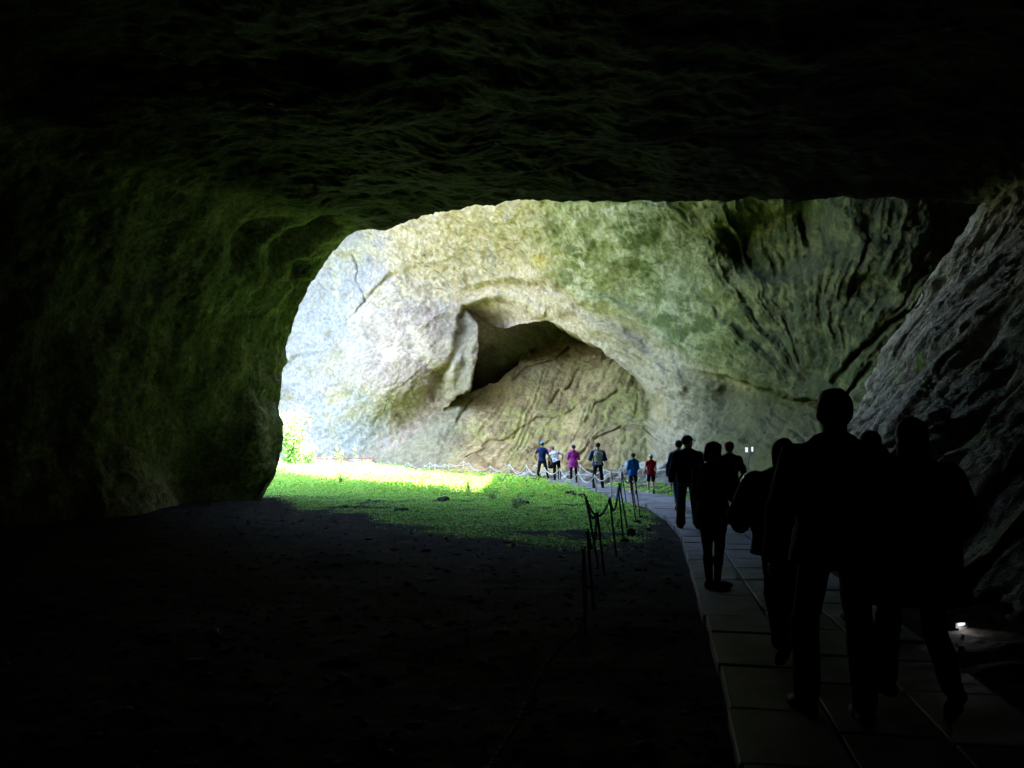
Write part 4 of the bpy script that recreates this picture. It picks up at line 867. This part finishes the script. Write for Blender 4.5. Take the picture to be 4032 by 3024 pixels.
for i, (px, py, hh, lab) in enumerate(((1325, 1868, 2.0, 'tallest sunlit weed stalk in front of the red railing'), (1272, 1868, 1.55, 'sunlit weed stalk nearest the low rounded bush'), (1298, 1866, 1.4, 'thin short weed stalk left of the tallest stalk'), (1345, 1868, 1.5, 'leafy weed right beside the tallest stalk'),
                                       (1402, 1868, 1.7, 'sunlit weed stalk in front of the right half of the red railing'), (1455, 1870, 1.2, 'bushy weed at the right end of the red railing'), (2045, 1990, .38, 'leafy clump beside the dark stone in the green plants'), (2028, 2000, .3, 'small leafy clump left of the dark stone in the green plants'),
                                       (1345, 1915, .75, 'leafy weed standing at the shade line of the plants'), (1845, 1938, .55, 'leafy weed at the tip of the sunlit strip'), (1975, 1915, .5, 'leafy weed at the right end of the sunlit strip'), (1940, 1968, .35, 'small leafy weed in the shaded green plants'))):
    plant('weed', lab, 'plant', ground_at(px, py), hh, .12 + .1 * (hh < 1), 70 if hh > 1 else 120, .09 if hh > 1 else .07, 3 if hh > 1 else 8, 10 + i)
# waist high growth behind the sunlit strip
n = 70000; yy = rs.uniform(36, 49, n); xx = rs.uniform(-16, -1.5, n); hb = (0.30 + 0.45 * sstep(-3, -9, xx)) * np.clip(.75 + .5 * fbm(V3(xx / 1.2, yy / 1.2, 31), 3), .2, 1.3) * sstep(36, 41, yy - .25 * xx - 2) * sstep(-1.6, -3.5, xx)
k = hb > .08; xx, yy, hb = xx[k], yy[k], hb[k]; v, f, c = leaf_quads(V3(xx, yy, ground_z(xx, yy) + hb * rs.random(len(xx)) ** .6), rs.uniform(.06, .12, len(xx)), .6, green_cols(len(xx), (.32, .56, .15)))  # leaf colour whitened to imitate the glare of the sun
tag(mesh_obj('undergrowth', v, f, M['leaf'], smooth=False, colors=c), 'waist high sunlit growth at the cave mouth', 'undergrowth', kind='stuff')

# loose gravel and clods on the dark floor
b_ = bmesh.new(); bmesh.ops.create_icosphere(b_, subdivisions=1, radius=1); iv = np.array([x.co[:] for x in b_.verts]); ifc = np.array([[x.index for x in q.verts] for q in b_.faces]); b_.free()
n = 5200; rq = np.random.RandomState(31); yy = 3.2 + 24 * rq.random(n) ** 1.5; xx = rq.uniform(-.62, .55, n) * yy
k = ((xx < path_left(yy) - .05) | (xx > path_left(yy) + 1.8)) & (xx > -10.5) & (grass_mask(xx, yy) < .6); xx, yy = xx[k], yy[k]; n = len(xx)
sz = .008 + .03 * rq.random(n) ** 3 + .03 * (rq.random(n) < .03)
v = iv[None] * (1 + .25 * rq.normal(size=(n, len(iv), 1))) * sz[:, None, None] * np.stack([rq.uniform(.8, 1.6, n), rq.uniform(.8, 1.4, n), rq.uniform(.4, .8, n)], 1)[:, None]
v = v + V3(xx, yy, ground_z(xx, yy) + sz * .2)[:, None]; f = (ifc[None] + (np.arange(n) * len(iv))[:, None, None]).reshape(-1, 3)
tag(mesh_obj('gravel', v, f, M['dark_stone'], smooth=False), 'loose stones and clods on the dark floor', 'gravel', kind='stuff')
walkL = {'L': ((0, .30, -1), (0, .02, -1)), 'R': ((0, -.18, -1), (0, -.6, -1), (0.1, .6, -.8))}
walkR = {'R': ((0, .30, -1), (0, .02, -1)), 'L': ((0, -.18, -1), (0, -.6, -1), (-0.1, .6, -.8))}
stand = {'L': ((-.12, .0, -1), (-.04, -.02, -1)), 'R': ((.12, .0, -1), (.04, -.02, -1))}
FAR = 'visitors standing far down the path'; NEAR = 'visitors walking in the dark part of the path'
person(2135, 1897, 'man in dark blue t-shirt and light blue cap with one hand on his hip', 1.73, 0.0, FAR, legs={'L': ((-.16, .02, -1), (-.10, 0, -1)), 'R': ((.2, .02, -1), (.18, 0, -1))},
       arms={'L': ((-.75, -.15, -1), (.42, .15, -1)), 'R': ((.45, 0, -1), (.35, .35, -1))}, top=dict(name='t_shirt', col=(.012, .03, .16), sleeve=(.55, 0), hem=-.03), bottom=dict(col=(.012, .016, .03), wide=.02),
       cap=dict(col=(.10, .38, .75), brim=False), shoes=((.03, .03, .05), (.65, .68, .75)), vox=.012, seed=1)
pat = material('patterned_cloth', (.75, .78, .86), .8, noise=(13, (.12, .16, .30)), bump=(30, .3, .006))
person(2192, 1891, 'stooping person in white patterned short sleeved shirt and dark trousers', 1.56, .1, FAR, lean=(-.22, -.28), arms={'L': ((-.8, .5, -.5), (.0, .9, .5)), 'R': ((.7, -.1, -.7), (-.3, .3, -.8))},
       legs={'L': ((-.05, .1, -1), (.05, -.08, -1)), 'R': ((.10, .0, -1), (.02, -.02, -1))}, top=dict(name='t_shirt', mat=pat, col=(1, 1, 1), sleeve=(.7, 0), hem=0.0, g=.02), bottom=dict(col=(.010, .010, .016), g=.02), hair='short', hair_col=(.16, .13, .09), build=1.15, vox=.012, seed=2)
person(2166, 1888, 'toddler with pink hat held beside the stooping person in white patterned shirt', .76, .2, FAR, legs=stand, cap=dict(col=(.75, .30, .42), brim=False), top=dict(name='jacket', col=(.55, .22, .32), g=.02), bottom=dict(col=(.02, .02, .03)), vox=.016, zoff=.86, D=37.3, seed=3)
person(2258, 1900, 'person in magenta tunic and dark navy cap with folded arms', 1.58, .05, FAR, arms={'L': ((-.32, .05, -1), (.25, .9, -.25)), 'R': ((.32, .05, -1), (-.25, .9, -.25))}, legs={'L': ((-.04, 0, -1), (-.03, 0, -1)), 'R': ((.08, .06, -1), (.05, -.1, -1))},
       top=dict(name='tunic', col=(.33, .03, .30), sleeve=(1, .35), hem=-.22, g=.024, flare=.03), bottom=dict(name='leggings', col=(.012, .011, .014), g=.012, wide=0), cap=dict(col=(.02, .04, .12)), hair='short', shoes=((.55, .55, .6), (.03, .03, .03)), vox=.012, seed=4)
grey_m = fabric('jacket_cloth', (.012, .03, .12))
def jacket_back(root, T, J, low, s, put, torso):
    lt = fabric('jacket_panel', (.42, .43, .40))
    o = put('jacket_panel', torso(.037, .013), lt, cut=lambda p: np.maximum(np.maximum(np.abs(p[:, 0]) - np.interp(p[:, 2], [-.08, .2, .40, .50, .56], [.12, .16, .19, .14, .06]), p[:, 1] + .03), -.07 - p[:, 2]), wob=.003)
    dk = fabric('jacket_mark', (.02, .02, .03)); v = []; f = []
    for i, (x0, hh) in enumerate(((-.045, .02), (-.012, .036), (.021, .052))):     # three slanted bars
        b0 = len(v)
        for y in (-.18, -.155):
            v += [(x0, y, .40), (x0 + .024, y, .40), (x0 + .024 - .012, y, .40 + hh), (x0 - .012, y, .40 + hh * .72)]
        f += [(b0, b0 + 1, b0 + 2, b0 + 3), (b0 + 7, b0 + 6, b0 + 5, b0 + 4), (b0, b0 + 4, b0 + 5, b0 + 1), (b0 + 1, b0 + 5, b0 + 6, b0 + 2), (b0 + 2, b0 + 6, b0 + 7, b0 + 3), (b0 + 3, b0 + 7, b0 + 4, b0)]
    mesh_obj('chest_emblem', (np.array(v) - [0, 0, low]) * s, f, dk, root, smooth=False)
person(2354, 1921, 'man in blue jacket with a light grey back panel and dark trousers', 1.66, .03, FAR, build=1.15, arms={'L': ((-.45, .05, -1), (.35, .9, -.1)), 'R': ((.4, .05, -1), (-.3, .9, -.1))},
       legs={'L': ((-.10, .03, -1), (-.04, 0, -1)), 'R': ((.13, .05, -1), (.10, -.03, -1))}, top=dict(name='jacket', mat=grey_m, col=(1, 1, 1), hem=-.08, g=.03), bottom=dict(col=(.013, .013, .018), wide=.02), hair_col=(.015, .01, .008), extra=jacket_back, vox=.012, seed=5)
person(2493, 1946, 'boy in bright blue long sleeved shirt and dark shorts', 1.29, .0, FAR, build=.95, legs=walkL, arms={'L': ((-.22, .05, -1), (.2, .8, -.5)), 'R': ((.2, .05, -1), (-.2, .8, -.5))},
       top=dict(name='shirt', col=(.01, .16, .55), hem=-.14, g=.03), bottom=dict(name='shorts', col=(.012, .02, .05), len=(.85, 0), wide=.04, g=.02), hair='spiky', hair_col=(.02, .018, .015), shoes=((.6, .62, .7), (.02, .02, .02)), vox=.011, seed=6)
def stripes(root, T, J, low, s, put, torso):
    w = fabric('stripe_cloth', (.7, .72, .78))
    for k, sx in (('L', -1), ('R', 1)):
        a_ = J[k + 'hip']; b_ = J[k + 'kn'] * .7 + a_ * .3; o = np.array([sx * .085, 0, 0])
        put('side_stripe', [(rcone(a_ + o, b_ + o * 1.05, .022, .028), 0)], w)
person(2563, 1944, 'boy in red vest, white cap and black shorts with white side stripes', 1.25, -.05, FAR, build=.98, legs=walkL, arms={'L': ((-.35, -.1, -1), (-.3, .1, -1)), 'R': ((.2, .05, -1), (.0, .5, -1))},
       top=dict(name='vest', col=(.42, .012, .02), sleeve=(.35, 0), hem=-.10, g=.026), bottom=dict(name='shorts', col=(.014, .014, .02), len=(.8, 0), wide=.04, g=.02), cap=dict(col=(.75, .78, .82), brim=False), hair='short', hair_col=(.25, .2, .13), extra=stripes, shoes=((.62, .62, .7), (.03, .03, .04)), vox=.011, seed=7)
person(2672, 2008, 'person in navy jacket and blue jeans partly hidden by the man in the peaked cap', 1.66, .0, FAR, legs=walkR, arms={'L': ((-.3, 0, -1), (-.05, .25, -1))},
       top=dict(name='jacket', col=(.015, .025, .10), hem=-.10, g=.03, collar=1), bottom=dict(name='jeans', col=(.03, .07, .16)), hair_col=(.02, .01, .012), shoes=(.05, .03, .02), vox=.011, seed=8)
person(2708, 2080, 'man in black jacket, peaked cap and khaki trousers', 1.78, -.05, NEAR, legs={'L': ((-.06, .12, -1), (-.03, -.05, -1)), 'R': ((.10, -.12, -1), (.05, -.35, -1))}, arms={'L': ((-.28, .0, -1), (-.08, .15, -1)), 'R': ((.25, .05, -1), (-.05, .7, -.8))}, build=1.2,
       top=dict(name='jacket', col=(.012, .012, .014), hem=-.06, g=.03, collar=1), bottom=dict(name='trousers', col=(.10, .09, .06), wide=.035, g=.018), cap=dict(col=(.012, .012, .016)), headturn=-1.1, vox=.011, seed=9)
person(2806, 2312, 'woman in dark hooded jacket, black leggings and boots standing with folded arms', 1.64, -.75, NEAR, build=1.12, headturn=-.7, legs={'L': ((.05, .0, -1), (.08, -.02, -1), (.2, 1, 0)), 'R': ((-.04, .06, -1), (-.07, .0, -1), (.7, .5, 0))}, arms={'L': ((-.2, .15, -1), (.55, .75, .05)), 'R': ((.2, .15, -1), (-.55, .8, .15))},
       top=dict(name='hooded_jacket', col=(.045, .05, .042), hem=-.16, g=.028, hood=1, flare=.015, wob=.014), bottom=dict(name='leggings', col=(.012, .012, .012), g=.012, wide=0, thigh=.03), hair='bob', hair_col=(.02, .015, .01), nod=-.25, shoes=(.03, .03, .03), vox=.009, seed=10)
person(2872, 2078, 'person in dark purple top, magenta knitted cap and cropped trousers', 1.62, .1, NEAR, build=1.15, legs=walkL, arms={'L': ((-.3, .1, -1), (.1, .8, -.5)), 'R': ((.42, .0, -1), (-.2, .6, -.6))},
       top=dict(name='t_shirt', col=(.06, .008, .03), hem=-.10, g=.028, sleeve=(.9, 0)), bottom=dict(name='cropped_trousers', col=(.03, .03, .025), len=(1, .5), wide=.03), cap=dict(col=(.38, .02, .12), brim=False), shoes=((.6, .6, .66), (.03, .03, .03)), vox=.011, seed=11)
person(3085, 2590, 'stout person in black padded jacket with rounded left arm beside the tall man', 1.62, .0, NEAR, build=1.35, legs=walkR, arms={'L': ((-.55, .05, -1), (.3, .75, -.35)), 'R': ((.3, 0, -1), (-.1, .6, -.7))},
       top=dict(name='padded_jacket', col=(.008, .009, .008), hem=-.12, g=.05, hood=1, bulk=((-.16, .0, .22), (.13, .13, .2))), bottom=dict(col=(.012, .012, .012), wide=.03, g=.02), hair='bob', hair_col=(.03, .02, .012), vox=.010, seed=12)
person(3285, 2822, 'very tall man in black jacket walking in the middle of the path', 1.945, .02, NEAR, build=1.22, legs={'L': ((-.10, .16, -1), (.02, .0, -1)), 'R': ((.07, -.1, -1), (-.03, -.22, -1))}, arms={'L': ((-.30, -.02, -1), (-.12, .12, -1)), 'R': ((.30, .02, -1), (.1, .2, -1))},
       top=dict(name='jacket', col=(.004, .004, .004), hem=-.10, g=.034, collar=1), bottom=dict(name='jeans', col=(.006, .008, .012), wide=.022, g=.012), hair='short', hair_col=(.006, .005, .004), skin=(.08, .05, .035), vox=.010, seed=13)
person(3425, 2490, 'person walking half hidden behind the very tall man', 1.68, .0, NEAR, legs=walkL, build=1.1, arms={'R': ((.3, .1, -1), (.15, .5, -1))}, top=dict(name='jacket', col=(.008, .008, .01), hem=-.08, g=.03), bottom=dict(col=(.01, .012, .02), wide=.02), hair_col=(.01, .01, .01), vox=.010, seed=14)
person(3592, 2790, 'grey haired person in long dark green coat nearest the right rock slope', 1.73, .05, NEAR, build=1.3, legs=walkL, arms={'L': ((-.25, .1, -1), (.1, .6, -.8)), 'R': ((.5, .0, -1), (-.35, .55, -.75))},
       top=dict(name='coat', col=(.010, .013, .009), hem=-.30, g=.045, flare=.06, hood=1), bottom=dict(col=(.01, .01, .01), wide=.02), hair='bob', hair_col=(.06, .055, .045), vox=.010, seed=15)
def bag(name, label, loc, rz, sc, col, cat='backpack'):
    root = empty(name, loc, rz); tag(root, label, cat); m = fabric('bag_cloth', col)
    v, f = sdf_mesh([(ellip((0, 0, .22), (.15, .08, .22)), .03), (rcone((-.1, -.02, .05), (.1, -.02, .05), .07, .07), .04)], .012, wob=.006); mesh_obj('pack_body', v * sc, f, m, root)
    v, f = sdf_mesh([(ellip((0, -.08, .14), (.10, .04, .09)), .02)], .012, wob=.003); mesh_obj('front_pocket', v * sc, f, m, root)
    for sx in (-1, 1):
        v, f = sdf_mesh([(rcone((sx * .08, .06, .40), (sx * .09, .13, .46), .018, .018), .01), (rcone((sx * .09, .13, .46), (sx * .1, .10, .08), .018, .018), .01)], .010); mesh_obj('shoulder_strap', v * sc, f, m, root)
g_ = np.array([(3560 - 2016) / F * 4.95, 4.86, 0]); bag('backpack', 'dark backpack on the back of the grey haired person in the long coat', (g_[0], g_[1], 1.0), .05, 1.05, (.010, .013, .012))
g_ = ground_at(2165, 1893, .08); bag('shoulder_bag', 'small dark bag between the man in the blue t-shirt and the stooping person', (g_[0] + .05, g_[1] + .4, .62), .4, .8, (.02, .02, .03), 'bag')
